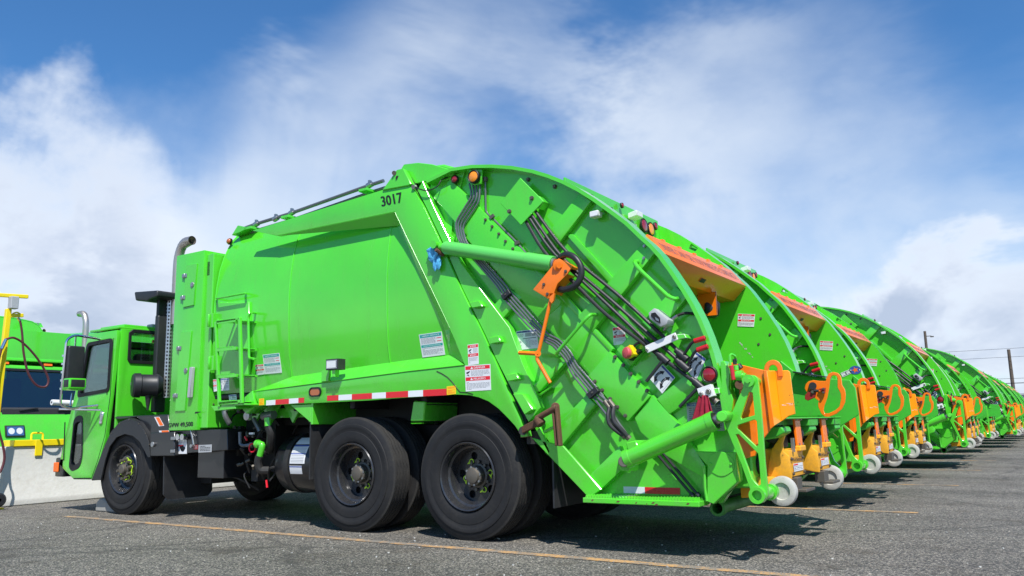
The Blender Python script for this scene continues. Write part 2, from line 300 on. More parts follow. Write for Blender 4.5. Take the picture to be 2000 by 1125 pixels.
# ---------------------------------------------------------------- mesh tools
ORG = Vector((0, 0, 0))
def SM(p, w): return Vector((p[0], p[1], w))
SIDE = lambda u, v, w: Vector((u, w, v))       # u = x, v = z, w = y
class MB:
    def __init__(s, m='green_paint'):
        s.v = []; s.f = []; s.m = []; s.mats = [m]; s.cur = 0; s.cuts = []
    def mat(s, name):
        if name not in s.mats: s.mats.append(name)
        s.cur = s.mats.index(name); return s
    def cut(s): s.cuts.append((len(s.v), len(s.f))); return s
    def add(s, vs, fs):
        b = len(s.v); s.v += [Vector(x) for x in vs]
        for f in fs: s.f.append([b+i for i in f]); s.m.append(s.cur)
        return s
    def box(s, x0, x1, y0, y1, z0, z1):
        return s.add([(x0,y0,z0),(x1,y0,z0),(x1,y1,z0),(x0,y1,z0),(x0,y0,z1),(x1,y0,z1),(x1,y1,z1),(x0,y1,z1)],
                     [(0,3,2,1),(4,5,6,7),(0,1,5,4),(1,2,6,5),(2,3,7,6),(3,0,4,7)])
    def obox(s, c, ax, ay, az, hx, hy, hz):
        c = Vector(c); ax = Vector(ax).normalized()*hx; ay = Vector(ay).normalized()*hy; az = Vector(az).normalized()*hz
        vs = [c+i*ax+j*ay+k*az for k in (-1,1) for i, j in ((-1,-1),(1,-1),(1,1),(-1,1))]
        return s.add(vs, [(0,3,2,1),(4,5,6,7),(0,1,5,4),(1,2,6,5),(2,3,7,6),(3,0,4,7)])
    def bar(s, a, b, w, d, up=(0,1,0)):     # flat bar a->b, w across, d along up
        a = Vector(a); b = Vector(b); ax = (b-a); up = Vector(up); side = ax.cross(up).normalized()
        return s.obox((a+b)/2, ax, side, up, ax.length/2, w/2, d/2)
    def prism(s, poly, y0, y1, fn=SIDE):
        n = len(poly); vs = [fn(p[0], p[1], y0) for p in poly] + [fn(p[0], p[1], y1) for p in poly]
        return s.add(vs, [tuple(range(n)), tuple(range(2*n-1, n-1, -1))] + [(i, i+n, (i+1)%n+n, (i+1)%n) for i in range(n)])
    def plate(s, outer, holes, y0, y1, fn=SIDE):   # plate with real holes
        loops = [list(outer)] + [list(h) for h in holes]
        tri = tessellate_polygon([[Vector((p[0], p[1], 0)) for p in l] for l in loops])
        flat = [p for l in loops for p in l]; n = len(flat)
        vs = [fn(p[0], p[1], y0) for p in flat] + [fn(p[0], p[1], y1) for p in flat]
        fs = [tuple(t) for t in tri] + [tuple(i+n for i in reversed(t)) for t in tri]
        b = 0
        for l in loops:
            k = len(l)
            for i in range(k): fs.append((b+i, b+(i+1)%k, b+(i+1)%k+n, b+i+n))
            b += k
        return s.add(vs, fs)
    def quad(s, a, b, c, d): return s.add([a, b, c, d], [(0,1,2,3)])
    def slab(s, quad, t, n=None):
        q = [Vector(p) for p in quad]
        n = Vector(n) if n else (q[1]-q[0]).cross(q[3]-q[0]).normalized()
        k = len(q)
        return s.add([p for p in q]+[p+n*t for p in q], [tuple(range(k)), tuple(range(2*k-1,k-1,-1))]+[(i,i+k,(i+1)%k+k,(i+1)%k) for i in range(k)])
    def ring(s, c, ax, r, n, u=None):
        ax = Vector(ax).normalized()
        if u is None:
            u = Vector((0,0,1)) if abs(ax.z) < 0.9 else Vector((1,0,0))
        u = (u - ax*u.dot(ax)).normalized(); w = ax.cross(u)
        return [Vector(c)+r*(math.cos(2*math.pi*i/n)*u+math.sin(2*math.pi*i/n)*w) for i in range(n)]
    def cyl(s, a, b, r, n=16, r2=None, cap=True):
        a = Vector(a); b = Vector(b); ax = b-a
        A = s.ring(a, ax, r, n); B = s.ring(b, ax, r if r2 is None else r2, n)
        fs = [(i, (i+1)%n, (i+1)%n+n, i+n) for i in range(n)]
        if cap: fs += [tuple(range(n-1,-1,-1)), tuple(range(n, 2*n))]
        return s.add(A+B, fs)
    def lathe(s, c, ax, prof, n=32, wob=None):   # prof: (distance along axis, radius)
        c = Vector(c); ax = Vector(ax).normalized(); k = len(prof); vs = []
        for j, (d, r) in enumerate(prof):
            R = s.ring(c, ax, r, n)
            for i in range(n):
                dd = d + (wob(j, i) if wob else 0.0); vs.append(R[i]+ax*dd)
        fs = [(j*n+i, j*n+(i+1)%n, (j+1)*n+(i+1)%n, (j+1)*n+i) for j in range(k-1) for i in range(n)]
        return s.add(vs, fs)
    def tube(s, pts, r, n=8, cap=True, closed=False):
        pts = [Vector(p) for p in pts]; k = len(pts); vs = []; u = None
        for i, p in enumerate(pts):
            if closed: t = (pts[(i+1)%k]-pts[i-1])
            else: t = (pts[min(i+1,k-1)]-pts[max(i-1,0)])
            t.normalize()
            if u is None: u = Vector((0,0,1)) if abs(t.z) < 0.85 else Vector((0,1,0))
            u = (u-t*u.dot(t)).normalized(); w = t.cross(u)
            vs += [p+r*(math.cos(2*math.pi*q/n)*u+math.sin(2*math.pi*q/n)*w) for q in range(n)]
        m = k if closed else k-1
        fs = [(i*n+q, i*n+(q+1)%n, ((i+1)%k)*n+(q+1)%n, ((i+1)%k)*n+q) for i in range(m) for q in range(n)]
        if cap and not closed: fs += [tuple(range(n-1,-1,-1)), tuple((k-1)*n+q for q in range(n))]
        return s.add(vs, fs)
    def strip(s, path, y0, y1, th, fn=SIDE):     # flat bar bent along a path in the side plane, th thick inwards
        n = len(path); out = [Vector((p[0], p[1])) for p in path]; inn = []
        for i in range(n):
            t = (out[min(i+1,n-1)]-out[max(i-1,0)]).normalized(); inn.append(out[i]+Vector((t.y, -t.x))*th)
        poly = out+inn[::-1]
        # as quads so that long arcs stay clean
        vs = []
        for i in range(n):
            vs += [fn(out[i].x, out[i].y, y0), fn(out[i].x, out[i].y, y1), fn(inn[i].x, inn[i].y, y1), fn(inn[i].x, inn[i].y, y0)]
        fs = [(4*i+q, 4*i+(q+1)%4, 4*(i+1)+(q+1)%4, 4*(i+1)+q) for i in range(n-1) for q in range(4)]
        fs += [(3,2,1,0), (4*n-4, 4*n-3, 4*n-2, 4*n-1)]
        return s.add(vs, fs)
    def bolt(s, c, ax, r=0.014, h=0.014, n=6):
        c = Vector(c); ax = Vector(ax).normalized(); r *= .78; h *= .75; s.cyl(c, c+ax*h*0.35, r*1.35, 10); return s.cyl(c+ax*h*0.35, c+ax*h, r, n)
    def dome(s, c, ax, r, h, n=16):
        return s.lathe(c, ax, [(0,r),(h*0.5,r*0.9),(h*0.85,r*0.6),(h,0.001)], n)

def curve(pts, seg=6):                          # Catmull-Rom
    P = [Vector(p) for p in pts]; P = [2*P[0]-P[1]]+P+[2*P[-1]-P[-2]]; out = []
    for i in range(1, len(P)-2):
        for k in range(seg):
            t = k/seg; a, b, c, d = P[i-1:i+3]
            out.append(0.5*((2*b)+(c-a)*t+(2*a-5*b+4*c-d)*t*t+(3*b-a-3*c+d)*t**3))
    return out+[P[-2]]
def fillet(pts, r=0.05, seg=3):
    P = [Vector(p) for p in pts]; out = [P[0]]
    for i in range(1, len(P)-1):
        a = (P[i-1]-P[i]); b = (P[i+1]-P[i]); ra = min(r, a.length*0.45, b.length*0.45); A = P[i]+a.normalized()*ra; B = P[i]+b.normalized()*ra
        for k in range(seg+1):
            t = k/seg; out.append((1-t)**2*A+2*t*(1-t)*P[i]+t*t*B)
    return out+[P[-1]]
def p3(lst, y): return [(p[0], y, p[1]) for p in lst]

def make_mesh(name, mb, bevel=0.0, smooth=35, seg=1, uvaxis=None):
    bm = bmesh.new(); vs = [bm.verts.new(v-ORG) for v in mb.v]
    for f, mi in zip(mb.f, mb.m):
        try: fc = bm.faces.new([vs[i] for i in f]); fc.material_index = mi
        except ValueError: pass
    bmesh.ops.remove_doubles(bm, verts=bm.verts, dist=0.00004)
    bmesh.ops.recalc_face_normals(bm, faces=bm.faces)
    if bevel:
        ed = [e for e in bm.edges if len(e.link_faces) == 2 and e.calc_face_angle(0) > 0.5]
        try: bmesh.ops.bevel(bm, geom=ed, offset=bevel, segments=seg, affect='EDGES', clamp_overlap=True, profile=0.6)
        except Exception: pass
    for f in bm.faces: f.smooth = True
    me = bpy.data.meshes.new(name); 
    if uvaxis:
        uv = bm.loops.layers.uv.new('UVMap')
        c = Vector(uvaxis)-ORG
        for f in bm.faces:
            for l in f.loops:
                d = l.vert.co-c; l[uv].uv = (math.atan2(d.y, d.x)*0.11, d.z)
    bm.to_mesh(me); bm.free()
    for m in mb.mats: me.materials.append(MATS[m])
    me.set_sharp_from_angle(angle=math.radians(smooth))
    return me
def part(name, mb, parent, bevel=0.0, label=None, smooth=35, loc=None, seg=1, uvaxis=None, kind=None):
    if mb.cuts:                                  # several alike pieces: each becomes an object of its own
        ends = [c for c in mb.cuts if c != (0, 0)]
        if not ends or ends[-1] != (len(mb.v), len(mb.f)): ends.append((len(mb.v), len(mb.f)))
        v0 = f0 = 0; o = None
        for v1, f1 in ends:
            m = MB(mb.mats[0]); m.mats = mb.mats; m.v = mb.v[v0:v1]; m.f = [[i-v0 for i in f] for f in mb.f[f0:f1]]; m.m = mb.m[f0:f1]
            o = part(name, m, parent, bevel, label, smooth, loc, seg, uvaxis, kind); v0, f0 = v1, f1
        return o
    o = bpy.data.objects.new(name, make_mesh(name, mb, bevel, smooth, seg, uvaxis)); COL.objects.link(o); o.parent = parent
    if loc: o.location = loc
    if label: o['label'] = label
    if kind: o['kind'] = kind
    return o
def tag(o, label=None, cat=None, group=None, kind=None):
    if label: o['label'] = label
    if cat: o['category'] = cat
    if group: o['group'] = group
    if kind: o['kind'] = kind
    return o
def empty(name, loc, rz=0.0):
    global ORG
    o = bpy.data.objects.new(name, None); COL.objects.link(o); o.location = loc; o.rotation_euler.z = rz; o.empty_display_size = 0.3
    ORG = Vector(loc); return o
def thing(name, mb, loc, label, cat, group=None, **kw):
    global ORG
    ORG = Vector(loc); o = part(name, mb, None, **kw); o.location = loc; return tag(o, label, cat, group)

# ---- printed stickers: a thin plate with its printing as shallow layers on it
_fonts = {}
def glyphs(txt):
    if txt not in _fonts:
        c = bpy.data.curves.new('print', 'FONT'); c.body = txt; c.resolution_u = 2; c.fill_mode = 'FRONT'
        o = bpy.data.objects.new('print', c); COL.objects.link(o)
        dg = bpy.context.evaluated_depsgraph_get(); me = bpy.data.meshes.new_from_object(o.evaluated_get(dg))
        vs = [v.co.copy() for v in me.vertices]; fs = [tuple(p.vertices) for p in me.polygons]
        bpy.data.objects.remove(o); bpy.data.curves.remove(c); bpy.data.meshes.remove(me)
        x0 = min(v.x for v in vs); x1 = max(v.x for v in vs); y0 = min(v.y for v in vs); y1 = max(v.y for v in vs)
        _fonts[txt] = ([((v.x-x0)/(x1-x0), (v.y-y0)/(y1-y0)) for v in vs], fs, (x1-x0)/(y1-y0))
    return _fonts[txt]
class Print:
    def __init__(s, mb, q, n, t=0.0025):       # q: corners TL, TR, BR, BL as 3D points, n: outward normal
        s.mb = mb; s.q = [Vector(p) for p in q]; s.n = Vector(n).normalized(); s.t = t
        s.w = (s.q[1]-s.q[0]).length; s.h = (s.q[3]-s.q[0]).length
    def at(s, u, v, k):                        # u right, v down
        a, b, c, d = s.q; return a*(1-u)*(1-v)+b*u*(1-v)+c*u*v+d*(1-u)*v+s.n*k
    def base(s, m='sticker_white'):
        s.mb.mat(m); s.mb.slab([s.at(0,0,0.0005), s.at(1,0,0.0005), s.at(1,1,0.0005), s.at(0,1,0.0005)], s.t, s.n); return s
    def rect(s, u0, v0, u1, v1, m, k=1):
        s.mb.mat(m); h = s.t+0.0006+0.0004*k; s.mb.quad(s.at(u0,v0,h), s.at(u1,v0,h), s.at(u1,v1,h), s.at(u0,v1,h)); return s
    def poly(s, pts, m, k=1):
        s.mb.mat(m); h = s.t+0.0006+0.0004*k; s.mb.add([s.at(u,v,h) for u, v in pts], [tuple(range(len(pts)))]); return s
    def text(s, txt, u0, v0, u1, v1, m, k=2, bold=0.0):
        g, fs, asp = glyphs(txt); s.mb.mat(m)
        for dx in ((0.0, bold) if bold else (0.0,)):
            h = s.t+0.0006+0.0004*k+dx*0.02
            s.mb.add([s.at(u0+(u1-u0)*(x+dx), v1+(v0-v1)*y, h) for x, y in g], fs)
        return s
    def lines(s, u0, v0, u1, v1, n, m='sticker_grey', fill=0.5):
        rnd = random.Random(int(u0*100+v0*1000+n))
        for i in range(n):
            a = v0+(v1-v0)*i/n; b = a+(v1-v0)/n*fill; u = u0
            while u < u1-0.02:
                w = rnd.uniform(0.04, 0.14); e = min(u1, u+w); s.rect(u, a, e, b, m); u = e+0.02
                if rnd.random() < 0.05: break
        return s
def P3(pts, y): return [(p[0], y, p[1]) for p in pts]

def danger_sticker(parent, q, n, wide=True, name='danger_sticker', torn=False):
    mb = MB('sticker_white'); p = Print(mb, q, n).base()
    p.rect(.02,.03,.98,.17,'sticker_red').text('DANGER', .36,.055,.80,.145,'sticker_white', bold=.01).poly([(.22,.145),(.33,.145),(.275,.05)],'sticker_white',2)
    p.rect(.02,.46,.98,.60,'sticker_red').text('PELIGRO', .34,.49,.80,.575,'sticker_white', bold=.01).poly([(.20,.575),(.31,.575),(.255,.48)],'sticker_white',2)
    if wide:
        p.poly([(.05,.27),(.18,.22),(.20,.25),(.12,.32),(.06,.33)],'sticker_black').poly([(.05,.42),(.10,.35),(.14,.36),(.17,.41),(.15,.43),(.11,.38)],'sticker_black')
        p.lines(.24,.21,.96,.44,5).lines(.05,.65,.95,.96,7)
    else:
        p.poly([(.10,.28),(.34,.22),(.36,.26),(.24,.33),(.10,.35)],'sticker_black').poly([(.10,.44),(.20,.37),(.28,.37),(.34,.43),(.30,.45),(.22,.40)],'sticker_black')
        p.lines(.50,.21,.93,.44,5).lines(.08,.65,.92,.92,6)
    return part(name, mb, parent)
def safety_sticker(parent, q, n):
    mb = MB('sticker_white'); p = Print(mb, q, n).base().rect(.03,.03,.97,.17,'sticker_teal').text('SAFETY NOTICE',.12,.07,.88,.13,'sticker_white',bold=.006)
    p.rect(.03,.48,.97,.59,'sticker_teal').text('AVISO DE SEGURIDAD',.12,.51,.88,.56,'sticker_white')
    p.lines(.06,.20,.70,.45,6).rect(.74,.23,.94,.26,'sticker_red').rect(.74,.36,.94,.39,'sticker_red').lines(.06,.62,.94,.93,7)
    return part('safety_sticker', mb, parent)
def info_sticker(parent, q, n, name='instruction_sticker', base='sticker_white'):
    mb = MB(base); p = Print(mb, q, n).base(base).rect(.03,.03,.97,.12,'sticker_blue').lines(.15,.055,.85,.095,1,'sticker_white',.7)
    p.rect(.42,.15,.70,.34,'sticker_grey').rect(.72,.18,.9,.34,'sticker_grey').rect(.30,.42,.92,.45,'sticker_black').lines(.42,.50,.95,.92,9).lines(.06,.18,.34,.36,3)
    p.poly([(.08,.6),(.16,.52),(.24,.6),(.16,.68)],'sticker_grey').poly([(.08,.8),(.16,.72),(.24,.8),(.16,.88)],'sticker_grey')
    return part(name, mb, parent)
def lettering(name, parent, txt, q, n, m='sticker_black', bold=.004):
    mb = MB(m); Print(mb, q, n, t=0.0).text(txt, 0, 0, 1, 1, m, bold=bold); return part(name, mb, parent)

# ---------------------------------------------------------------- ground
def ground_z(y): return -0.0045*(min(max(y, 4.0), 60.0)-4.0)      # the yard falls away gently down the row
def build_ground():
    global ORG
    ORG = Vector((0,0,0))
    g = MB('asphalt')
    ys = [-900, 4, 60, 900]
    g.add([(x, y, ground_z(y)) for y in ys for x in (-900, 900)], [(2*i, 2*i+1, 2*i+3, 2*i+2) for i in range(3)])
    tag(part('ground', g, None, smooth=180), kind='structure')
    for i in range(0, 12):
        y = -0.33+3.9*i; z = ground_z(y)+.004; m = MB('line_paint'); xe = 2.4 if i == 0 else -1.05
        m.quad((-9.7,y-.05,z),(xe,y-.05,z),(xe,y+.05,z),(-9.7,y+.05,z))
        tag(part('parking_line', m, None), kind='structure')
    m = MB('line_paint')
    m.quad((-14.6,-9,.004),(-14.5,-9,.004),(-14.5,3.9,.004),(-14.6,3.9,.004)); tag(part('parking_line', m, None), kind='structure')
build_ground()

# ---------------------------------------------------------------- the refuse truck (the near one is built, the others are copies)
W = 2.32                                           # overall width; near side is y = 0
ROOT_AT = (-5.0, 1.16, 0.0)
NY = (0,-1,0)
truck = empty('refuse_truck', ROOT_AT)
tag(truck, 'bright green rear loader refuse truck nearest the camera, numbered 3017 on its side', 'garbage truck', 'green refuse trucks parked in a row')

def mir(poly): return poly
# --- underframe
mb = MB('chassis')
for y in (0.78, 1.45): mb.box(-9.9,-3.3,y,y+.09,.70,.98)
for x in (-9.3,-8.2,-7.1,-6.2,-5.2,-4.2,-3.4): mb.box(x,x+.1,.87,1.45,.74,.94)
mb.box(-8.9,-8.1,.5,2.0,.35,.75); mb.cyl((-8.0,1.16,.62),(-4.6,1.16,.55),.05,10)
part('chassis_frame', mb, truck, bevel=.008)
for x in (-9.14,-5.38,-4.02):
    mb = MB('chassis'); mb.cyl((x,.45,.53),(x,1.87,.53),.085,14); 
    if x > -6: mb.dome((x+.05,1.16,.53),(1,0,0),.24,.22,16); mb.dome((x+.05,1.16,.53),(-1,0,0),.24,.2,16)
    for y in (.84,1.48):
        mb.box(x-.5,x+.5,y-.05,y+.05,.60,.66); mb.box(x-.42,x+.42,y-.05,y+.05,.54,.60)
    part('axle', mb, truck, bevel=.004)

# --- wheels
def wheel_outer_profile(w):
    # (distance inwards from outer face, radius) outer sidewall -> tread -> inner sidewall
    return [(.045,.288),(.012,.300),(.004,.320),(.000,.352),(.003,.395),(.006,.398),(.004,.430),(.002,.434),(.006,.462),(.014,.466),(.018,.490),(.030,.514)]
def tyre_mesh(w, r=.532, name='tyre'):
    prof = wheel_outer_profile(w); side = list(prof)
    tr = [(.034,.524)]
    n = 5; a = .034; b = w-.034; step = (b-a)/n; wob_idx = set()
    for i in range(n):
        s0 = a+i*step
        tr += [(s0+.004,r-.001),(s0+step-.009,r)]
        if i < n-1: tr += [(s0+step-.005,r-.016),(s0+step+.001,r-.016)]
    full = side+tr+[(w-d, q) for d, q in reversed(side)]
    k0 = len(side)+2; k1 = len(side)+len(tr)-2
    N = 96
    def wob(j, i):
        if k0 <= j <= k1: return .0055*(1 if (i//2)%2 else -1)
        return 0.0
    mb = MB('rubber'); mb.lathe((0,0,0),(0,1,0),full,N,wob)
    # tread faces take the dustier tread rubber
    mb.mats.append('tread'); per = N
    for j in range(len(full)-1):
        if len(side)-1 <= j < len(side)+len(tr):
            for i in range(N): mb.m[j*per+i] = 1
    mb.cur = 0
    return mb
def ring_poly(r, n, cx=0, cz=0, ph=0): return [(cx+r*math.cos(2*math.pi*i/n+ph), cz+r*math.sin(2*math.pi*i/n+ph)) for i in range(n)]
def nut_ring(y, r, n, s=.020, h=.04, m='dull_metal'):
    mb = MB(m)
    for i in range(n):
        a = 2*math.pi*i/n+.2; c = Vector((r*math.cos(a), y, r*math.sin(a))); mb.cyl(c, c+Vector((0,-h,0)), s, 6)
    return mb
def pointers(y, r, n, s=.03, skip=False):
    mb = MB('nut_green')
    for i in range(n):
        if n == 10 and skip and i % 5 in (1, 2, 4): continue
        a = 2*math.pi*i/n+.2; c = (r*math.cos(a), r*math.sin(a)); t = a+(1.5 if i % 2 else -1.6)
        mb.plate(ring_poly(s*.9, 12, *c), [ring_poly(s*.60, 12, *c)], y-.004, y)
        mb.prism([(c[0]+s*.8*math.cos(t-.6), c[1]+s*.8*math.sin(t-.6)), (c[0]+s*1.9*math.cos(t), c[1]+s*1.9*math.sin(t)), (c[0]+s*.8*math.cos(t+.6), c[1]+s*.8*math.sin(t+.6))], y-.0045, y-.0005)
    return mb
ORG = Vector((0,0,0))
def rear_wheel():
    D = .175
    mb = MB('rim_black')
    mb.lathe((0,0,0),(0,1,0),[(.05,.291),(.008,.291),(-.002,.284),(.006,.272),(.03,.262),(.075,.255),(.085,.238),(.13,.228),(D,.222),(D+.05,.222)],56)
    holes = [ring_poly(.034, 16, .172*math.cos(a), .172*math.sin(a)) for a in [2*math.pi*i/5+.55 for i in range(5)]]
    mb.plate(ring_poly(.224,56), holes, D, D+.012)
    mb.plate(ring_poly(.224,56), [ring_poly(.14,24)], D+.05, D+.06)
    w = part('wheel', mb, None, smooth=30)
    part('tyre', tyre_mesh(.275), w)
    h = MB('dull_metal'); h.lathe((0,D,0),(0,-1,0),[(0,.105),(.015,.104),(.02,.088),(.075,.082),(.082,.070),(.10,.062),(.108,.040),(.110,.001)],28); part('hub', h, w, smooth=30)
    part('lug_nuts', nut_ring(D-.055,.074,8,.012,.03,'steel'), w, kind='stuff')
    part('wheel_nut_pointers', pointers(D-.004,.135,10,.028,True), w, kind='stuff')
    part('lug_nuts', nut_ring(D,.118,10,.014,.022), w, kind='stuff')
    return w
def inner_wheel():
    mb = MB('rim_black'); mb.lathe((0,0,0),(0,1,0),[(.05,.288),(.0,.288),(.02,.26),(.20,.25)],40); mb.plate(ring_poly(.256,40), [ring_poly(.07,16)], .18, .19)
    w = part('wheel', mb, None, smooth=30); o = bpy.data.objects.new('tyre', RW.children[0].data if RW.children[0].name.startswith('tyre') else TY); COL.objects.link(o); o.parent = w
    return w
def front_wheel():
    mb = MB('rim_black')
    mb.lathe((0,0,0),(0,1,0),[(.05,.291),(.008,.291),(-.002,.284),(.008,.268),(.04,.258),(.09,.245),(.10,.220),(.075,.17),(.065,.155)],56)
    mb.plate(ring_poly(.157,56), [ring_poly(.05,16)], .058, .07)
    w = part('wheel', mb, None, smooth=30)
    part('tyre', tyre_mesh(.36, name='wide'), w)
    h = MB('dull_metal'); h.lathe((0,.058,0),(0,-1,0),[(0,.085),(.03,.082),(.035,.060),(.07,.056),(.078,.045),(.08,.001)],28); part('hub', h, w, smooth=30)
    part('lug_nuts', nut_ring(.058,.112,10,.016,.06), w, kind='stuff')
    part('wheel_nut_pointers', pointers(.050,.112,10,.028), w, kind='stuff')
    return w
RW = rear_wheel(); TY = [c for c in RW.children if c.name.startswith('tyre')][0].data
IW = inner_wheel(); FW = front_wheel()
def copy_tree(o, parent, skip=()):
    c = o.copy(); COL.objects.link(c); c.parent = parent
    for ch in o.children:
        if ch.name.split('.')[0] not in skip: copy_tree(ch, c, skip)
    return c
def place_wheel(src, x, y, flip, first):
    w = src if first else copy_tree(src, truck)
    w.parent = truck; w.location = (x-ROOT_AT[0], y-ROOT_AT[1], .530); w.rotation_euler = (0, 0, math.pi if flip else 0)
    return w
k = 0
for x in (-5.38,-4.02):
    for flip in (False, True):
        w = place_wheel(RW, x, W-.02 if flip else .02, flip, k == 0)
        w.rotation_euler.y = 0.0 if not k else 0.0
        place_wheel(IW, x, W-.35 if flip else .35, flip, k == 0); k += 1
place_wheel(FW, -9.14, .03, False, True); place_wheel(FW, -9.14, W-.03, True, False)
ORG = Vector(ROOT_AT)

# --- body: bulged shell
prof = [(1.36,.135),(1.50,.115),(1.70,.076),(1.95,.058),(2.15,.052),(2.35,.054),(2.55,.072),(2.75,.105),(2.90,.152),(3.02,.205),(3.13,.27),(3.21,.34),(3.27,.46),(3.31,.75),(3.32,W/2)]
prof = prof+[(z,W-y) for z, y in reversed(prof[:-1])]
xs = [-7.544,-7.30,-6.95,-6.60,-6.33,-6.31,-5.9,-5.5,-5.1,-4.968,-4.952,-4.5,-4.2]
def shell_pt(x, z, y):
    return Vector((x, y, z+.045*(x+7.54)*(z-1.4)/1.9))
mb = MB('green_paint')
n = len(prof)
vs = [shell_pt(x, z, y) for x in xs for z, y in prof]
mb.add(vs, [(i*n+j, i*n+j+1, (i+1)*n+j+1, (i+1)*n+j) for i in range(len(xs)-1) for j in range(n-1)]+[tuple(range(n))])
body = part('body', mb, truck, smooth=50)
def on_shell(pts, k=.003):          # drop side-plane points onto the bulged shell
    out = []
    for x, y, z in pts:
        zz = z-.045*(x+7.54)*(z-1.4)/1.9
        for (z0, y0), (z1, y1) in zip(prof, prof[1:]):
            if z0 <= zz <= z1: y = y0+(y1-y0)*(zz-z0)/(z1-z0); break
        out.append((x, y-k, z))
    return out
for X0 in (-6.32,-4.96):          # welded vertical seams
    mb = MB('green_paint'); mb.tube([shell_pt(X0,z,y-.002) for z, y in prof[:11]], .007, 6); part('weld_seam', mb, body)
mb = MB('green_paint'); mb.tube([shell_pt(-7.54,z,y) for z, y in prof], .012, 6); part('front_edge_bead', mb, body)
mb = MB('chassis'); mb.box(-7.5,-3.3,.62,1.70,1.00,1.36)
mb.box(-7.5,-3.5,.06,2.26,1.30,1.345)
for x in (-7.2,-6.3,-5.5,-4.6,-3.7): mb.box(x,x+.06,.12,2.2,1.14,1.30)
part('floor_beams', mb, body, bevel=.01)
# outrigger posts between wheels (gusset at the rear wheel arch)
mb = MB('green_paint'); mb.prism([(-4.677,1.192),(-4.538,1.182),(-4.553,1.007),(-4.716,1.007)], .10, .6); part('arch_bracket', mb, body, bevel=.01)

def frame_piece(name, outer, depth, **kw):
    mb = MB('green_paint'); mb.prism(outer, 0, depth); return part(name, mb, truck, bevel=.007, seg=2, **kw)
arch = [(-3.439,0.867), (-3.501,0.949), (-3.573,1.016), (-3.662,1.092), (-3.763,1.156), (-3.867,1.194), (-3.973,1.216), (-4.059,1.223)]
mb = MB('green_paint')
outer = [(-6.878,3.103), (-4.962,3.221), (-4.642,3.207)]+[(-4.571,3.137), (-4.453,2.950), (-4.265,2.596), (-4.045,2.154), (-3.803,1.716), (-3.702,1.515), (-3.449,1.005), (-3.400,0.859)]+arch+[(-4.201,1.230), (-5.111,1.209), (-6.676,1.205), (-6.776,1.350), (-4.633,1.451), (-4.006,1.471), (-4.169,1.815), (-4.815,2.971), (-6.454,2.980)]
mb.prism(outer, 0, .05)
part('side_frame', mb, body, bevel=.006, seg=2)
# slanting faces between frame and shell
mb = MB('green_paint')
a = P3([(-6.454,2.980), (-4.815,2.971), (-4.169,1.815), (-3.994,1.478)], 0.0); b = P3([(-6.497,3.013), (-4.868,2.867), (-4.347,1.838), (-4.250,1.587)], .10)
for i in range(3): mb.slab([a[i], a[i+1], b[i+1], b[i]], .01)
part('frame_return', mb, body, smooth=20)
mb = MB('green_paint')
top = P3([(-6.776,1.350), (-4.633,1.451), (-4.006,1.471)], 0.0); inn = P3([(-6.313,1.487), (-4.736,1.573), (-4.264,1.590)], .12)
mb.slab([top[0], top[1], inn[1], inn[0]], .01); mb.slab([top[1], top[2], inn[2], inn[1]], .01)
q0 = (-6.834,0.000,1.372); q1 = (-6.313,0.120,1.487)
part('sill_top', mb, body, smooth=20)
mb = MB('green_paint'); mb.prism([(-6.900,1.300), (-6.771,1.369), (-6.718,1.201), (-6.853,1.126), (-6.912,1.165)], -.02, .16); part('sill_end_bracket', mb, body, bevel=.006)
mb = MB('seal_black'); mb.tube(P3([(-4.317,1.439), (-4.261,1.416), (-4.197,1.381), (-4.141,1.334), (-4.102,1.288), (-4.059,1.245), (-3.992,1.240), (-3.922,1.222)], -.002), .004, 5); part('panel_gap', mb, body)
# roof hinge lug and hump over the top
mb = MB('green_paint'); mb.prism([(-4.969,3.211), (-4.782,3.381), (-4.699,3.379), (-4.600,3.207), (-4.629,3.199)], -.015, .05); 
mb.prism([(-4.879,3.319), (-4.759,3.450), (-4.581,3.431), (-4.409,3.381), (-4.158,3.274), (-4.159,3.229), (-4.640,3.228)], .06, .12)
part('hinge_lug', mb, body, bevel=.006)
mb = MB('dull_metal'); mb.cyl((-4.799,-0.030,3.348), (-4.844,0.020,3.369), .022, 14); mb.mat('chassis').cyl((-4.766,-0.017,3.298), (-4.798,0.020,3.313), .020, 14); part('hinge_pin', mb, body)
mb = MB('green_paint'); c = [(-4.78,3.28),(-4.70,3.34),(-4.60,3.39),(-4.48,3.41),(-4.36,3.40),(-4.24,3.35),(-4.1,3.26),(-4.1,3.1),(-4.78,3.1)]; mb.prism(c, .16, W-.16); part('roof_hump', mb, body, bevel=.02)
# roof pipes along the upper edge
for dy, dz, r in ((.28,0,.020),(.33,-.055,.018)):
    mb = MB('grey_pipe'); a = (-7.438,0.280,3.226); pts = [(-7.446,0.280,3.210), (-7.397,0.280,3.254), (-7.171,0.280,3.275), (-6.581,0.280,3.307), (-5.398,0.280,3.412), (-5.219,0.280,3.424)]
    mb.tube([(p[0], dy, p[2]+dz) for p in pts], r, 8)
    part('roof_pipe', mb, body)
mb = MB('steel')
for q in ((218,298),(300,275),(368,250),(697,133)): pass
for p in ((-7.159,0.280,3.273), (-6.831,0.280,3.287), (-6.570,0.280,3.310), (-5.408,0.280,3.414)):
    c = Vector(p); c.y = .28; mb.cyl(c-Vector((.03,0,.009)), c+Vector((.03,0,.009)), .031, 10); mb.box(c.x-.012,c.x+.012,.265,.295,c.z,c.z+.05); mb.cut()
part('pipe_clamp', mb, body)
for p in ((-7.210,0.280,3.242), (-6.599,0.280,3.275), (-5.430,0.280,3.370)):
    mb = MB('green_paint'); c = Vector(p); mb.box(c.x-.06,c.x+.06,.20,.40,c.z-.035,c.z-.005); part('pipe_bracket', mb, body, bevel=.004)
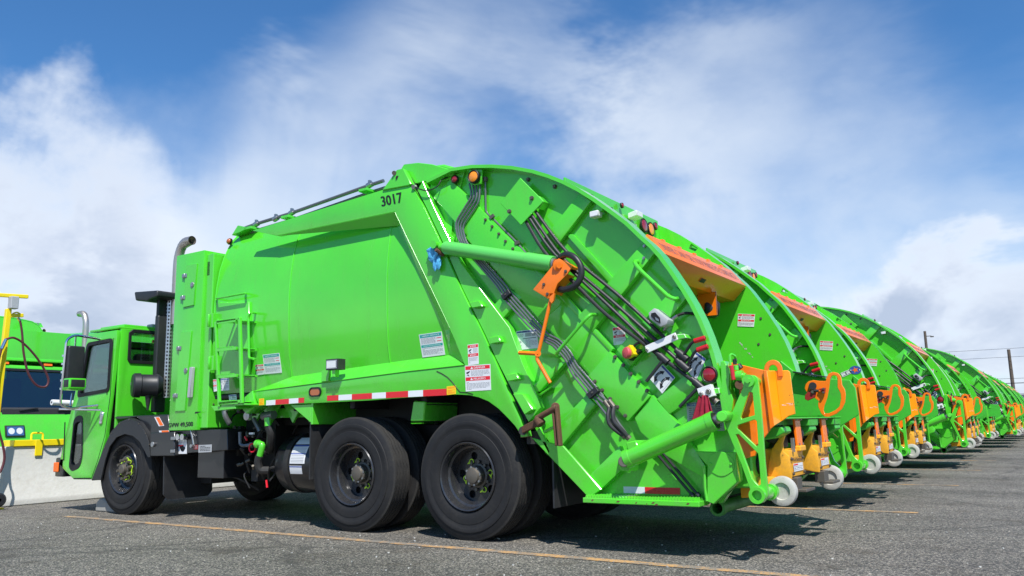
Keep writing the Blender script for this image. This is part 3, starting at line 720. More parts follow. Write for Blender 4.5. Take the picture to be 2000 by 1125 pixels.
mb = MB('green_paint'); mb.prism([(-7.493,3.177), (-7.389,3.279), (-7.192,3.224), (-7.334,3.190)], .2, .8); part('roof_front_lug', mb, body, bevel=.006)
# marker lamp on front shoulder
mb = MB('dark_amber'); c = Vector((-7.514,0.190,3.106)); mb.dome(c, (-.25,-1,.3), .034, .03); mb.mat('seal_black').cyl(c+Vector((0,.02,0)), c, .038, 16); part('side_marker_lamp', mb, body)
# number, stickers, tape on the body
lettering('number_lettering', body, '3017', P3([(-5.000,3.156), (-4.741,3.155), (-4.717,3.051), (-4.981,3.054)], -.0012), NY, bold=.035)
danger_sticker(body, P3([(-4.005,1.470), (-3.736,1.470), (-3.732,1.251), (-3.998,1.248)], 0), NY)
danger_sticker(body, P3([(-3.973,1.649), (-3.859,1.653), (-3.856,1.477), (-3.967,1.471)], 0), NY, False)
safety_sticker(body, on_shell([(-4.579,0.085,1.790), (-4.313,0.085,1.799), (-4.297,0.100,1.590), (-4.561,0.100,1.581)]), NY)
safety_sticker(body, on_shell([(-6.729,0.070,1.743), (-6.470,0.070,1.746), (-6.460,0.090,1.542), (-6.725,0.090,1.539)]), NY)
danger_sticker(body, on_shell([(-6.862,0.080,1.643), (-6.729,0.080,1.646), (-6.731,0.095,1.539), (-6.860,0.095,1.533)]), NY, False)
def tape_run(parent, segs, y, z0f, z1f):
    for x0, x1, m in segs:
        mb = MB(m); mb.slab([(x0,y,z0f(x0)),(x1,y,z0f(x1)),(x1,y,z1f(x1)),(x0,y,z1f(x0))], .0016, NY)
        part('reflective_tape', mb, parent, label='red reflective tape' if m == 'tape_red' else 'white reflective tape')
def lin(a, b): return lambda x: a[1]+(b[1]-a[1])*(x-a[0])/(b[0]-a[0])
t0 = lin((-5.683,1.274), (-4.208,1.282)); t1 = lin((-5.682,1.223), (-4.209,1.224))
edges = [(-5.683,1.258)[0], (-5.526,1.252)[0], (-5.350,1.246)[0], (-5.091,1.237)[0], (-4.917,1.252)[0], (-4.648,1.253)[0], (-4.474,1.257)[0], (-4.208,1.257)[0]]
tape_run(body, [(edges[i], edges[i+1], 'tape_red' if i % 2 == 0 else 'tape_white') for i in range(7)], -.0008, t0, t1)
t0 = lin((-6.568,1.257), (-6.005,1.267)); t1 = lin((-6.566,1.206), (-6.004,1.217))
edges = [(-6.567,1.240)[0], (-6.426,1.236)[0], (-6.224,1.229)[0], (-6.086,1.236)[0], (-6.004,1.234)[0]]
tape_run(body, [(edges[i], edges[i+1], 'tape_white' if i % 2 == 0 else 'tape_red') for i in range(4)], -.0008, t0, t1)
for q in ([(-4.205,1.300), (-4.104,1.304), (-4.105,1.231), (-4.203,1.226)], [(-6.679,1.278), (-6.602,1.280), (-6.599,1.212), (-6.676,1.210)]):
    mb = MB('sticker_yellow'); Print(mb, P3(q,-.0008), NY).base('sticker_yellow').lines(.1,.1,.9,.35,2,'sticker_orange').lines(.1,.45,.9,.95,4,'sticker_orange'); part('yellow_sticker', mb, body)
# oval marker lamp and work lamp
def oval(cx, cz, a, b, n=20): return [(cx+(a-b)*(1 if math.cos(t) > 0 else -1)+b*math.cos(t), cz+b*math.sin(t)) for t in [2*math.pi*(i+.5)/n for i in range(n)]]
c = (-5.845,1.316); mb = MB('seal_black'); mb.plate(oval(c[0],c[1],.085,.047), [oval(c[0],c[1],.070,.033)], -.014, 0); mb.mat('dark_amber').prism(oval(c[0],c[1],.071,.034), -.009, -.001); part('side_marker_lamp', mb, body)
c = Vector((-5.512,-0.100,1.563)); mb = MB('black_plastic'); mb.box(c.x-.082,c.x+.082,-.11,-.01,c.z-.052,c.z+.052); mb.mat('chrome').box(c.x-.072,c.x+.072,-.114,-.108,c.z-.042,c.z+.042); mb.mat('lens_clear').box(c.x-.064,c.x+.064,-.118,-.113,c.z-.035,c.z+.035)
wl = part('work_lamp', mb, body, bevel=.008)
mb = MB('green_paint'); mb.prism([(-5.739,1.523), (-5.626,1.533), (-5.639,1.410), (-5.737,1.410)], -.03, .0); mb.box(c.x-.02,c.x+.02,-.09,-.028,c.z-.12,c.z-.045); part('lamp_bracket', mb, wl, bevel=.004)
# access door with its handle bars
mb = MB('green_paint'); mb.prism([(-7.483,2.371), (-6.929,2.327), (-6.899,1.538), (-7.447,1.553)], .028, .06); dr = part('access_door', mb, body, bevel=.005)
mb = MB('green_paint'); mb.tube(fillet(P3([(-6.793,2.188), (-6.833,2.146), (-6.800,1.704), (-6.739,1.698)], -.05),.03), .013, 8); mb.tube([(-6.780,-0.050,2.186),(-6.843,0.050,2.197)],.013,8); mb.tube([(-6.727,-0.050,1.696),(-6.816,0.050,1.702)],.013,8); part('grab_handle', mb, body)
mb = MB('green_paint'); mb.tube(fillet([(-7.513,0.050,2.425),(-7.404,-0.030,2.405),(-6.916,-0.030,2.411),(-7.018,0.050,2.432)],.02), .012, 8); part('grab_handle', mb, body)
for a, b in ((690,722),(870,910)):
    pass
for q in (((-7.486,-0.020,2.167)), ((-7.448,-0.020,1.693))):
    mb = MB('green_paint'); c = Vector(q); mb.box(c.x-.03,c.x+.03,-.03,.05,c.z-.08,c.z+.08); mb.cyl(c-Vector((.03,.02,.07)), c+Vector((-.03,-.02,.07)), .014, 8); part('door_hinge', mb, body, bevel=.003)
# ladder
lad = MB('green_paint'); LY = -.10
lad.bar((-7.170,-0.200,2.105), (-7.054,-0.200,1.205), .030, .03); lad.bar((-6.779,-0.200,2.118), (-6.696,-0.200,1.230), .035, .03)
for a, b in (((-7.158,-0.200,2.104), (-6.771,-0.200,2.110)), ((-7.060,-0.200,1.239), (-6.697,-0.200,1.252))): lad.bar(a, b, .03, .03)
lad.box((-7.157,2.083)[0], (-7.137,2.082)[0], -.2, .05, (-7.428,2.138)[1]-.03, (-7.428,2.138)[1])
lad.box((-7.068,1.254)[0], (-6.689,1.242)[0], -.2, .05, (-7.066,1.210)[1], (-7.066,1.210)[1]+.02)
lad.prism([(-7.199,1.214), (-6.814,1.223), (-6.793,1.178), (-7.137,1.163)], -.20, .02)
ladder = part('ladder', lad, truck, bevel=.004)
for a, b in (((-7.150,2.103), (-6.777,2.096)), ((-7.121,1.808), (-6.755,1.803)), ((-7.096,1.522), (-6.733,1.523)), ((-7.060,1.244), (-6.700,1.250))):
    mb = MB('green_paint'); z = (a[1]+b[1])/2; x0, x1 = a[0]+.01, b[0]-.05
    mb.box(x0,x1,-.215,-.195,z-.02,z+.012); mb.box(x0,x1,.035,.055,z-.012,z+.012)
    n = 9
    for i in range(n):
        u = x0+(x1-x0-.05)*(i+.1)/n; mb.add([(u,-.195,z),(u+.026,-.195,z),(u+.066,.04,z),(u+.04,.04,z),(u,-.195,z+.008),(u+.026,-.195,z+.008),(u+.066,.04,z+.008),(u+.04,.04,z+.008)],[(0,3,2,1),(4,5,6,7),(0,1,5,4),(1,2,6,5),(2,3,7,6),(3,0,4,7)])
        mb.box(u, u+.012, -.218, -.19, z+.012, z+.02)
    part('tread_step', mb, ladder)
info_sticker(ladder, P3([(-7.370,1.518), (-7.217,1.518), (-7.206,1.388), (-7.358,1.386)], .03), NY)
info_sticker(ladder, P3([(-7.133,1.333), (-7.012,1.336), (-6.986,1.209), (-7.110,1.212)], -.03), NY)
danger_sticker(ladder, P3([(-7.421,1.511), (-7.368,1.511), (-7.348,1.382), (-7.400,1.379)], -.02), NY, False)

# --- cabinet behind the cab
CX0, CX1 = -8.222, -7.70
mb = MB('green_paint'); mb.box(CX0,CX1,0,W,.97,3.0)
cab2 = part('equipment_cabinet', mb, truck, bevel=.012, seg=2)
mb = MB('green_paint'); mb.box(-7.701,-7.565,.03,W-.03,.99,2.95); part('cabinet_side_panel', mb, cab2, bevel=.008)
for q in ([(-8.014,2.858), (-7.810,2.855), (-7.837,2.375), (-8.036,2.367)], [(-8.058,2.081), (-7.859,2.081), (-7.914,1.187), (-8.097,1.186)]):
    mb = MB('green_paint'); mb.prism(q, -.014, 0); part('cabinet_door', mb, cab2, bevel=.003)
mb = MB('steel')
for q in ((-8.026,0.000,2.736), (-8.040,0.000,2.481), (-8.069,0.000,1.897), (-8.096,0.000,1.362)):
    mb.cut(); c = Vector(q); mb.box(c.x-.045,c.x+.045,-.022,0,c.z-.022,c.z+.022); mb.cyl(c+Vector((0,-.02,-.024)), c+Vector((0,-.02,.024)), .010, 8)
for q in ((-7.875,0.000,2.613), (-7.926,0.000,1.636)):
    mb.cut(); c = Vector(q); mb.cyl(c, c+Vector((0,-.022,0)), .032, 14); mb.box(c.x-.008,c.x+.008,-.03,-.02,c.z-.02,c.z+.02)
part('hinge', mb, cab2, bevel=.002)
mb = MB('grey_box'); a = Vector((-7.798,0.000,1.497)); mb.obox(a+Vector((0,-.03,0)), (1,0,0), (0,1,0), (.06,0,1), .028,.02,.17); part('pull_handle', mb, cab2, bevel=.006)
mb = MB('seal_black'); mb.prism([(-7.750,1.151), (-7.738,1.172), (-7.643,1.170), (-7.643,1.163)], -.002, 0); mb.box(-7.703,-7.696,.09,.098,1.2,2.95); part('panel_gap', mb, cab2)
mb = MB('chassis'); mb.box(-7.676,-7.63,.03,.16,2.70,2.86); mb.mat('blue_glove').cyl((-7.665,.1,2.80),(-7.60,.12,2.86),.014,8); mb.cyl((-7.665,.12,2.76),(-7.60,.15,2.80),.014,8); part('cable_outlet', mb, cab2)
mb = MB('dull_metal')
for z in (2.62,2.2,1.7,1.25): mb.bolt((-7.565,.10,z),(1,0,0),.010)
part('bolts', mb, cab2, kind='stuff')
lettering('weight_lettering', cab2, 'GVW 49,500', P3([(-8.236,1.053), (-7.781,1.065), (-7.774,1.007), (-8.226,0.999)], -.0012), NY, bold=.02)

# --- exhaust, muffler, snorkel, air cleaner
mb = MB('perforated_steel'); c = Vector((-9.136,0.550,2.015)); mt = (-9.134,0.550,2.613)[2]; ml = (-9.037,0.550,1.379)[2]; c = Vector((-9.111,0.550,2.013)); mb.cyl((c.x,.55,ml),(c.x,.55,mt),.082,32); part('muffler', mb, truck, uvaxis=(c.x,.55,0))
mb = MB('stack_metal'); e = Vector((-8.925,0.550,3.306)); s0 = Vector((-9.007,0.550,2.643))
mb.tube([(s0.x,.55,2.3),(s0.x,.55,e.z-.25)]+[(s0.x+.17-.17*math.cos(t), .55, e.z-.25+.30*math.sin(t)) for t in [i*math.pi/2/8 for i in range(1,9)]]+[(s0.x+.28,.55,e.z+.05)], .058, 18, cap=False)
mb.tube([(s0.x+.27,.55,e.z+.05),(s0.x+.05,.55,e.z+.0)], .052, 16, cap=False)
part('exhaust_stack', mb, truck)
mb = MB('black_plastic'); z = Vector((-9.206,0.500,2.657)); x0 = (-9.470,0.500,2.684)[0]; x1 = (-8.961,0.500,2.632)[0]
mb.prism([(x0,(-9.474,2.735)[1]),(x1,(-8.967,2.702)[1]),(x1,(-8.960,2.620)[1]),(x1-.15,(-9.140,2.601)[1]),(x0+.30,(-9.179,2.575)[1]),(x0+.04,(-9.430,2.617)[1])], .25, .75)
sx = (-9.116,0.420,2.491)[0]; mb.box(sx-.028,sx+.028,.36,.50,(-9.090,2.341)[1],(-9.202,2.607)[1]+.02); sx = (-9.112,0.420,1.861)[0]; mb.box(sx-.045,sx+.035,.36,.52,1.2,(-9.112,2.416)[1])
part('air_intake_snorkel', mb, truck, bevel=.03, seg=3)
mb = MB('black_plastic'); a = Vector((-9.151,0.100,1.526)); mb.lathe(a,(.45,1,0),[(-.01,.001),(-.01,.03),(.0,.130),(.02,.148),(.09,.150),(.10,.136),(.26,.134),(.28,.145),(.30,.134),(.34,.10),(.34,.001)],36); mb.cyl(a+Vector((.10,.16,-.12)), a+Vector((.10,.16,-.30)), .04, 12, r2=.012)
mb.mat('steel').cyl(a+Vector((.0,-.004,.02)), a+Vector((.0,-.012,.02)), .02, 8); part('air_cleaner', mb, truck, smooth=40)

# --- cab
cab_out = [(-10.045,2.143), (-10.028,2.212), (-9.376,2.216), (-9.367,2.120), (-9.430,1.419), (-9.492,0.892), (-9.677,0.401), (-10.139,0.393), (-10.517,0.573)]
win = [(-10.013,2.081), (-9.466,2.100), (-9.472,1.480), (-10.159,1.435)]
def rounded(poly, r=.05, seg=3):
    P = [Vector(p) for p in poly]; out = []
    for i in range(len(P)):
        a = P[i-1]-P[i]; b = P[(i+1)%len(P)]-P[i]; ra = min(r, a.length*.45, b.length*.45); A = P[i]+a.normalized()*ra; B = P[i]+b.normalized()*ra
        for k in range(seg+1):
            t = k/seg; v = (1-t)**2*A+2*t*(1-t)*P[i]+t*t*B; out.append((v.x, v.y))
    return out
def inset(poly, k):
    cx = sum(p[0] for p in poly)/len(poly); cz = sum(p[1] for p in poly)/len(poly); return [(cx+(p[0]-cx)*k, cz+(p[1]-cz)*k) for p in poly]
low_win = [(-10.215,1.110), (-10.137,1.149), (-10.028,1.140), (-10.002,1.082), (-9.981,0.695), (-10.022,0.568), (-10.187,0.526), (-10.257,0.576), (-10.270,0.728)]
win = rounded(win, .06); low_win = rounded([low_win[i] for i in (0,1,2,4,5,6,7)], .06)
mb = MB('green_paint')
for y0, y1 in ((.0,.05),(W-.05,W)): mb.plate(cab_out, [win, low_win], y0, y1)
XB = cab_out[3][0]; XT = cab_out[1][0]; XF = cab_out[8][0]
FU = lambda u, v, w: Vector((XF+(cab_out[0][0]-XF)*v+w, u, .57+(2.16-.57)*v))   # windscreen wall: u across, v up 0..1
ws = [(.14,.505),(W-.14,.505),(W-.11,.53),(W-.13,.925),(W-.18,.95),(.18,.95),(.13,.925),(.11,.53)]
mb.plate([(.05,0),(W-.05,0),(W-.05,1),(.05,1)], [ws], 0, .04, FU)
RU = lambda u, v, w: Vector((XB-.04+w, u, v))
rw = [[(.20,1.83),(.58,1.83),(.62,1.87),(.62,2.19),(.58,2.22),(.22,2.22),(.17,2.18),(.17,1.87)]]; rw.append([(W-a,b) for a, b in rw[0]])
mb.plate([(.05,.9),(W-.05,.9),(W-.05,2.24),(.05,2.24)], rw, 0, .04, RU)
mb.slab([(XT,.02,2.235),(XB,.02,2.235),(XB,W-.02,2.235),(XT,W-.02,2.235)], .03, (0,0,1))
mb.box(XT+.10,XB-.02,.10,W-.10,2.262,2.30)
mb.prism([(XF+.02,.59),(XB-.1,.90),(XB-.04,.96),(XF+.02,.66)], .05, W-.05)
cab = part('cab', mb, truck, bevel=.012, seg=2)
mb = MB('interior'); mb.box(-9.95,-9.45,.35,.95,.9,1.25); mb.box(-9.6,-9.45,.35,.95,1.2,1.95); mb.box(-9.95,-9.45,1.55,2.15,.9,1.25); mb.box(-9.6,-9.45,1.55,2.15,1.2,1.95); mb.box(-10.3,-9.95,.1,2.2,.8,1.42); mb.box(-10.0,-9.5,1.0,1.5,.8,1.3)
part('seats_and_dash', mb, cab, bevel=.03)
for y in (.6,):
    mb = MB('black_plastic'); c = Vector((-9.93,y,1.55)); ax = Vector((.7,0,.7)); u = Vector((0,1,0)); w = ax.cross(u).normalized(); mb.tube([c+.2*(math.cos(t)*u+math.sin(t)*w) for t in [2*math.pi*i/24 for i in range(24)]], .013, 6, closed=True); mb.cyl(c, c-ax*.25, .02, 8); part('steering_wheel', mb, cab)
for y, s in ((.006,1),(W-.006,-1)):
    mb = MB('seal_black'); mb.plate(inset(win,1.07), [inset(win,.93)], y-.014*s, y+.012*s); part('window_seal', mb, cab, bevel=.003)
    mb = MB('glass'); mb.prism(inset(win,.97), y+.013*s, y+.017*s); part('side_window', mb, cab)
    mb = MB('seal_black'); mb.plate(inset(low_win,1.12), [inset(low_win,.88)], y-.010*s, y+.012*s); part('window_seal', mb, cab, bevel=.003)
    mb = MB('dark_glass'); mb.prism(inset(low_win,.97), y+.013*s, y+.017*s); part('lower_window', mb, cab)
mb = MB('seal_black'); d0 = (-9.508,2.096); d1 = (-9.508,1.422); mb.bar((d0[0],.004,d0[1]),(d1[0],.004,d1[1]),.022,.01); part('window_divider', mb, cab)
mb = MB('seal_black'); mb.plate([(a*1.0+(a-W/2)*.03,b+(b-.73)*.06) for a,b in ws], [[(a-(a-W/2)*.03,b-(b-.73)*.06) for a,b in ws]], -.012, .01, FU); part('windscreen_seal', mb, cab)
mb = MB('dark_glass'); mb.prism(ws, .014, .018, FU); part('windscreen', mb, cab)
for hole in rw:
    cx = sum(p[0] for p in hole)/8; cz = sum(p[1] for p in hole)/8
    mb = MB('seal_black'); mb.plate([(cx+(a-cx)*1.08, cz+(b-cz)*1.1) for a, b in hole], [[(cx+(a-cx)*.92, cz+(b-cz)*.90) for a, b in hole]], .03, .055, RU); part('window_seal', mb, cab, bevel=.003)
    mb = MB('glass'); mb.prism(hole, .02, .024, RU); part('rear_window', mb, cab)
# door outline and handle
mb = MB('seal_black'); g = [(-9.438,2.118), (-9.428,1.686), (-9.436,1.419), (-9.502,0.925), (-9.625,0.630)]; mb.tube(P3(g,-.0005), .004, 5); mb.tube(P3([(-9.624,0.630), (-9.738,0.413)], -.0005), .004, 5); part('door_gap', mb, cab)
mb = MB('chrome'); c = Vector((-9.585,0.000,1.144)); mb.prism([(c.x-.04,c.z-.075),(c.x+.025,c.z-.07),(c.x+.045,c.z+.05),(c.x+.02,c.z+.085),(c.x-.02,c.z+.08)], -.018, 0); mb.mat('steel').box(c.x-.015,c.x+.02,-.028,-.015,c.z-.04,c.z+.05); part('door_handle', mb, cab, bevel=.006)
mb = MB('seal_black'); mb.tube(P3([(-10.133,0.406), (-9.750,0.416)], -.004), .007, 6); mb.tube(P3([(-10.428,1.107), (-10.399,0.626)], -.004),.008,6); part('door_hinge', mb, cab)
for u in (.24,.98,W-.98,W-.24):
    mb = MB('sticker_orange'); mb.prism([(u-.07,1.005),(u+.07,1.005),(u+.07,1.03),(u-.07,1.03)], -.02, .02, FU); part('roof_marker_lamp', mb, cab, bevel=.005)
for u in (.33, W-.33):
    mb = MB('black_plastic'); mb.prism([(u-.16,.225),(u+.16,.225),(u+.16,.345),(u-.16,.345)], -.03, .0, FU); h = part('headlight', mb, cab, bevel=.02, seg=2)
    mb = MB('chrome'); mb.prism([(u-.135,.238),(u+.135,.238),(u+.135,.332),(u-.135,.332)], -.034, -.029, FU); mb.mat('lens_clear')
    for k in (-.065,.065): mb.add([FU(u+k+a, .285+b, -.036) for a, b in ring_poly(.05,14,0,0)] if False else [FU(u+k+.052*math.cos(2*math.pi*i/14), .285+.033*math.sin(2*math.pi*i/14), -.036) for i in range(14)], [tuple(range(14))])
    part('lens', mb, h)
mb = MB('black_paint'); mb.box(-10.60,-10.40,.0,W,.42,.66); mb.box(-10.52,-10.3,.02,.1,.5,.8); bmp = part('bumper', mb, truck, bevel=.02, seg=2)
mb = MB('sticker_orange'); mb.box(-10.61,-10.50,-.02,.0,.48,.60); part('indicator_lamp', mb, bmp, bevel=.008)
mb = MB('black_plastic'); mb.tube([FU(1.25,.50,-.03), FU(.85,.53,-.05), FU(.60,.50,-.04)], .012, 6); mb.tube([FU(.55,.56,-.05), FU(1.15,.50,-.05)], .008, 5); mb.tube([FU(1.9,.50,-.03), FU(1.6,.53,-.05)], .012, 6); part('wiper', mb, cab)
# roof top things: little box and antenna
mb = MB('grey_box'); mb.box(-9.62,-9.50,.55,.70,2.30,2.35); part('roof_box', mb, cab, bevel=.008)

# --- mirrors
for y, s in ((0,1),(W,-1)):
    mb = MB('black_plastic'); c = Vector((-9.98, y-.30*s, 1.72)); c = Vector((-9.793,-0.280,1.760)); c.y = y-.28*s
    mb.obox(c, (0,1,0), (1,0,0), (0,0,1), .105,.055,.265)
    m1 = part('mirror', mb, truck, bevel=.03, seg=3)
    mb = MB('green_paint'); c2 = Vector((-9.729,-0.300,1.540)); c2.y = y-.30*s; mb.obox(c2, (0,1,0), (1,0,0), (0,0,1), .10,.085,.06); mb.mat('black_plastic').obox(c2+Vector((.02,.0,.02)), (0,1,0), (1,0,0), (0,0,1), .105,.075,.065); part('spotter_mirror', mb, m1, bevel=.02, seg=2)
    mb = MB('chrome'); f = Vector((-9.816,-0.360,1.741)); f.y = y-.40*s
    top = (-10.407,2.127); mb.tube(fillet([(c.x+.05,y,2.13),(c.x+.02,y-.30*s,2.16),(f.x+.04,f.y,2.10),(f.x,f.y,1.30),(c.x-.0,y-.30*s,1.26),(c.x+.10,y,1.30)],.08,4), .015, 8)
    mb.tube([(c.x,y-.28*s,2.0),(c.x,y-.28*s,2.16)], .012, 6); mb.tube([(c.x+.02,y-.3*s,1.30),(c.x,y-.28*s,1.45)], .012, 6)
    mb.tube([(c.x+.2,y-.02*s,1.24),(c.x-.12,y-.36*s,1.26)], .012, 6)
    for z in (1.5,1.6,1.7,1.8,1.9): mb.cyl((f.x,f.y,z-.012),(f.x,f.y,z+.012),.021,8)
    part('mirror_arm', mb, m1)

# --- front mudguard, battery box, flap
of = [(-9.718,0.394), (-9.648,0.516), (-9.482,0.801), (-9.354,0.973), (-9.191,1.084), (-8.996,1.128), (-8.797,1.077), (-8.650,0.964), (-8.564,0.838), (-8.534,0.674)]
inf_ = [(-8.571,0.674), (-8.629,0.730), (-8.748,0.849), (-8.893,0.919), (-9.063,0.943), (-9.231,0.906), (-9.365,0.800), (-9.446,0.632), (-9.515,0.398)]
for y0, y1 in ((-.012,.006),(W-.006,W+.012)):
    mb = MB('mud_flap'); mb.prism(of+inf_, y0, y1)
    path = [(p[0], p[1]) for p in of]; mb.strip(path, min(y0,y1)+.005 if y0 < 1 else W-.5, .5 if y0 < 1 else W+.0, .012); g = part('mudguard', mb, truck, bevel=.002)
    if y0 < 1:
        mb = MB('dull_metal')
        for p in of[2:9]: mb.bolt((p[0]+.012, -.012, p[1]-.02), NY, .008, .01)
        part('bolts', mb, g, kind='stuff')
mb = MB('black_paint'); mb.prism([(-9.455,1.128), (-9.369,1.159), (-8.344,1.155), (-8.329,0.959), (-8.646,0.953), (-8.716,1.011), (-8.938,1.136), (-9.278,1.118)], .05, .5)
mb.prism([(-8.609,0.941), (-8.564,1.160), (-8.279,1.153), (-8.231,0.943)], .02, .5); part('wing_cover', mb, truck, bevel=.01)
mb = MB('black_paint'); mb.prism([(-8.554,0.951), (-8.097,0.958), (-8.076,0.689), (-8.531,0.684)], -.01, .4); sb = part('battery_box', mb, truck, bevel=.008)
mb = MB('steel'); c = Vector((-8.476,-0.010,0.819)); mb.cyl(c, c+Vector((0,-.02,0)), .03, 14); mb.cut()
for q in ((-8.105,-0.010,0.884), (-8.100,-0.010,0.743)): c = Vector(q); mb.box(c.x-.04,c.x+.04,-.02,-.01,c.z-.018,c.z+.018); mb.cut()
part('latch', mb, sb, bevel=.003)
for q in ([(-8.536,1.135), (-8.433,1.132), (-8.337,1.021), (-8.439,1.023)], [(-8.426,0.972), (-8.225,0.974), (-8.215,0.945), (-8.415,0.944)], [(-8.531,1.134), (-8.441,1.135), (-8.337,1.025), (-8.426,1.023)], [(-8.422,0.973), (-8.229,0.977), (-8.217,0.946), (-8.409,0.942)]):
    pass
for q in ([(-8.531,1.131), (-8.435,1.132), (-8.332,1.028), (-8.431,1.023)], [(-8.427,0.974), (-8.235,0.977), (-8.217,0.946), (-8.409,0.942)]):
    mb = MB('sticker_white'); Print(mb, P3(q,.019), NY).base().rect(.25,.05,.95,.95,'sticker_orange'); part('reflector', mb, sb)
mb = MB('mud_flap'); mb.add([(-8.33,.02,.84),(-8.33,.66,.84),(-8.30,.66,.26),(-8.30,.60,.20),(-8.30,.08,.20),(-8.30,.02,.26),(-8.31,.02,.84),(-8.31,.66,.84),(-8.28,.66,.26),(-8.28,.60,.20),(-8.28,.08,.20),(-8.28,.02,.26)],
    [(5,4,3,2,1,0),(6,7,8,9,10,11)]+[(i,(i+1)%6,(i+1)%6+6,i+6) for i in range(6)]); part('mud_flap', mb, truck)
# valve panel under the cabinet
mb = MB('black_paint'); mb.prism([(-8.167,0.971), (-7.242,0.975), (-7.229,0.752), (-8.146,0.706)], .05, .30); mb.box(-7.8,-7.35,.10,.5,.45,.95); vp = part('valve_panel', mb, truck, bevel=.006)
mb = MB('sticker_white'); Print(mb, P3([(-8.120,0.870), (-7.940,0.872), (-7.929,0.713), (-8.116,0.709)], .048), NY).base().rect(.0,.38,.7,.48,'sticker_red').poly([(.3,.5),(.6,.42),(.9,.6),(.7,.85),(.45,.8)],'sticker_black').lines(.1,.1,.9,.3,3)
mb.mat('chrome'); 
for q in ((-8.020,0.030,0.898), (-7.938,0.030,0.897)): c = Vector(q); mb.cyl(c, c+Vector((0,-.05,0)), .035, 16)
part('valve_label', mb, vp)
mb = MB('grey_box'); Print(mb, P3([(-7.723,0.806), (-7.492,0.813), (-7.492,0.732), (-7.720,0.725)], .048), NY).base('grey_box').lines(.1,.15,.9,.9,4,'sticker_black'); part('metal_label', mb, vp)
mb = MB('red_dull'); Print(mb, P3([(-7.822,0.807), (-7.734,0.810), (-7.730,0.762), (-7.818,0.759)], .048), NY).base('red_dull').lines(.1,.15,.9,.9,3); part('metal_label', mb, vp)
mb = MB('steel'); mb.tube(P3([(-7.838,0.976), (-7.806,0.901), (-7.773,0.811)], .02), .010, 8); c = Vector((-7.800,0.020,0.799)); mb.cyl(c-Vector((0,.02,0)), c+Vector((0,.02,0)), .02, 10); part('lever', mb, vp)
# pipework hanging in the gap ahead of the tank
rnd = random.Random(3)
mb = MB('grey_pipe'); mb.tube(fillet([(-7.369,0.100,1.170),(-7.353,0.100,1.113),(-7.337,0.150,1.031)],.05), .030, 10); mb.tube(fillet([(-7.161,0.150,0.940),(-7.149,0.150,0.812),(-7.099,0.150,0.793),(-6.977,0.150,0.803)],.04), .020, 8); mb.cyl((-6.977,0.150,0.803),(-6.929,0.150,0.803),.03,10); mb.tube([(-7.003,0.200,1.080),(-6.892,0.200,0.943)], .026, 8)
mb.cyl((-6.786,0.150,1.100),(-6.621,0.150,1.111),.045,12); part('hydraulic_fittings', mb, truck, kind='stuff')
mb = MB('green_paint'); mb.tube(fillet([(-6.683,0.120,1.082),(-6.670,0.120,0.996)],.02), .036, 10); mb.tube(fillet([(-6.839,0.120,0.812),(-6.749,0.120,0.808),(-6.791,0.120,0.691)],.03), .034, 12); mb.cyl((-6.844,0.120,0.812),(-6.813,0.120,0.812),.045,12)
mb.mat('chassis'); mb.tube(curve([(-6.791,0.120,0.691),(-6.812,0.120,0.626),(-6.802,0.140,0.548),(-6.739,0.200,0.538)]), .042, 10); mb.tube(curve([(-6.663,0.120,0.996),(-6.648,0.140,0.918),(-6.703,0.180,0.809),(-6.795,0.250,0.745)]), .045, 10); part('elbow_pipe', mb, truck)
mb = MB('sticker_red'); mb.tube([(-7.041,0.120,0.891),(-7.003,0.120,0.852)], .010, 6); c = Vector((-6.914,0.120,0.773)); mb.tube([c+Vector((.05*math.cos(t),0,.045*math.sin(t))) for t in [2*math.pi*i/16 for i in range(16)]], .008, 6, closed=True); mb.tube([(-6.715,0.150,0.442),(-6.698,0.150,0.366)], .011, 6); mb.mat('white_paint').box(c.x-.05,c.x+.02,.11,.13,c.z+.14,c.z+.16); part('valve_tags', mb, truck)
mb = MB('chassis')
for i in range(46):
    a = Vector((rnd.uniform(-7.55,-6.75), rnd.uniform(.18,.8), rnd.uniform(.42,1.1))); d = Vector((rnd.uniform(-.2,.2), rnd.uniform(-.05,.3), rnd.uniform(-.2,.2)))
    if i % 3: mb.tube(curve([a, a+d*.5+Vector((0,-.05,.04)), a+d], 4), rnd.uniform(.006,.018), 6)
    else: s = rnd.uniform(.02,.06); mb.box(a.x-s,a.x+s,a.y-s,a.y+s,a.z-s,a.z+s*1.4)
mb.mat('dull_metal')
for i in range(16):
    a = Vector((rnd.uniform(-7.5,-6.85), rnd.uniform(.12,.3), rnd.uniform(.5,1.08))); mb.cyl(a, a+Vector((rnd.uniform(-.05,.05),-.03,rnd.uniform(-.04,.04))), rnd.uniform(.008,.02), 8)
mb.mat('chassis').box(-7.5,-7.0,.5,1.2,.5,1.1)
part('hoses_and_valves', mb, truck, kind='stuff')
mb = MB('steel'); c = Vector((-6.882,0.000,1.106)); mb.lathe(c,(0,1,0),[(0,.001),(.004,.045),(.04,.05),(.06,.03)],18); mb.mat('chassis').box(c.x-.02,c.x+.02,.05,.12,c.z,c.z+.1); part('side_lamp', mb, truck)
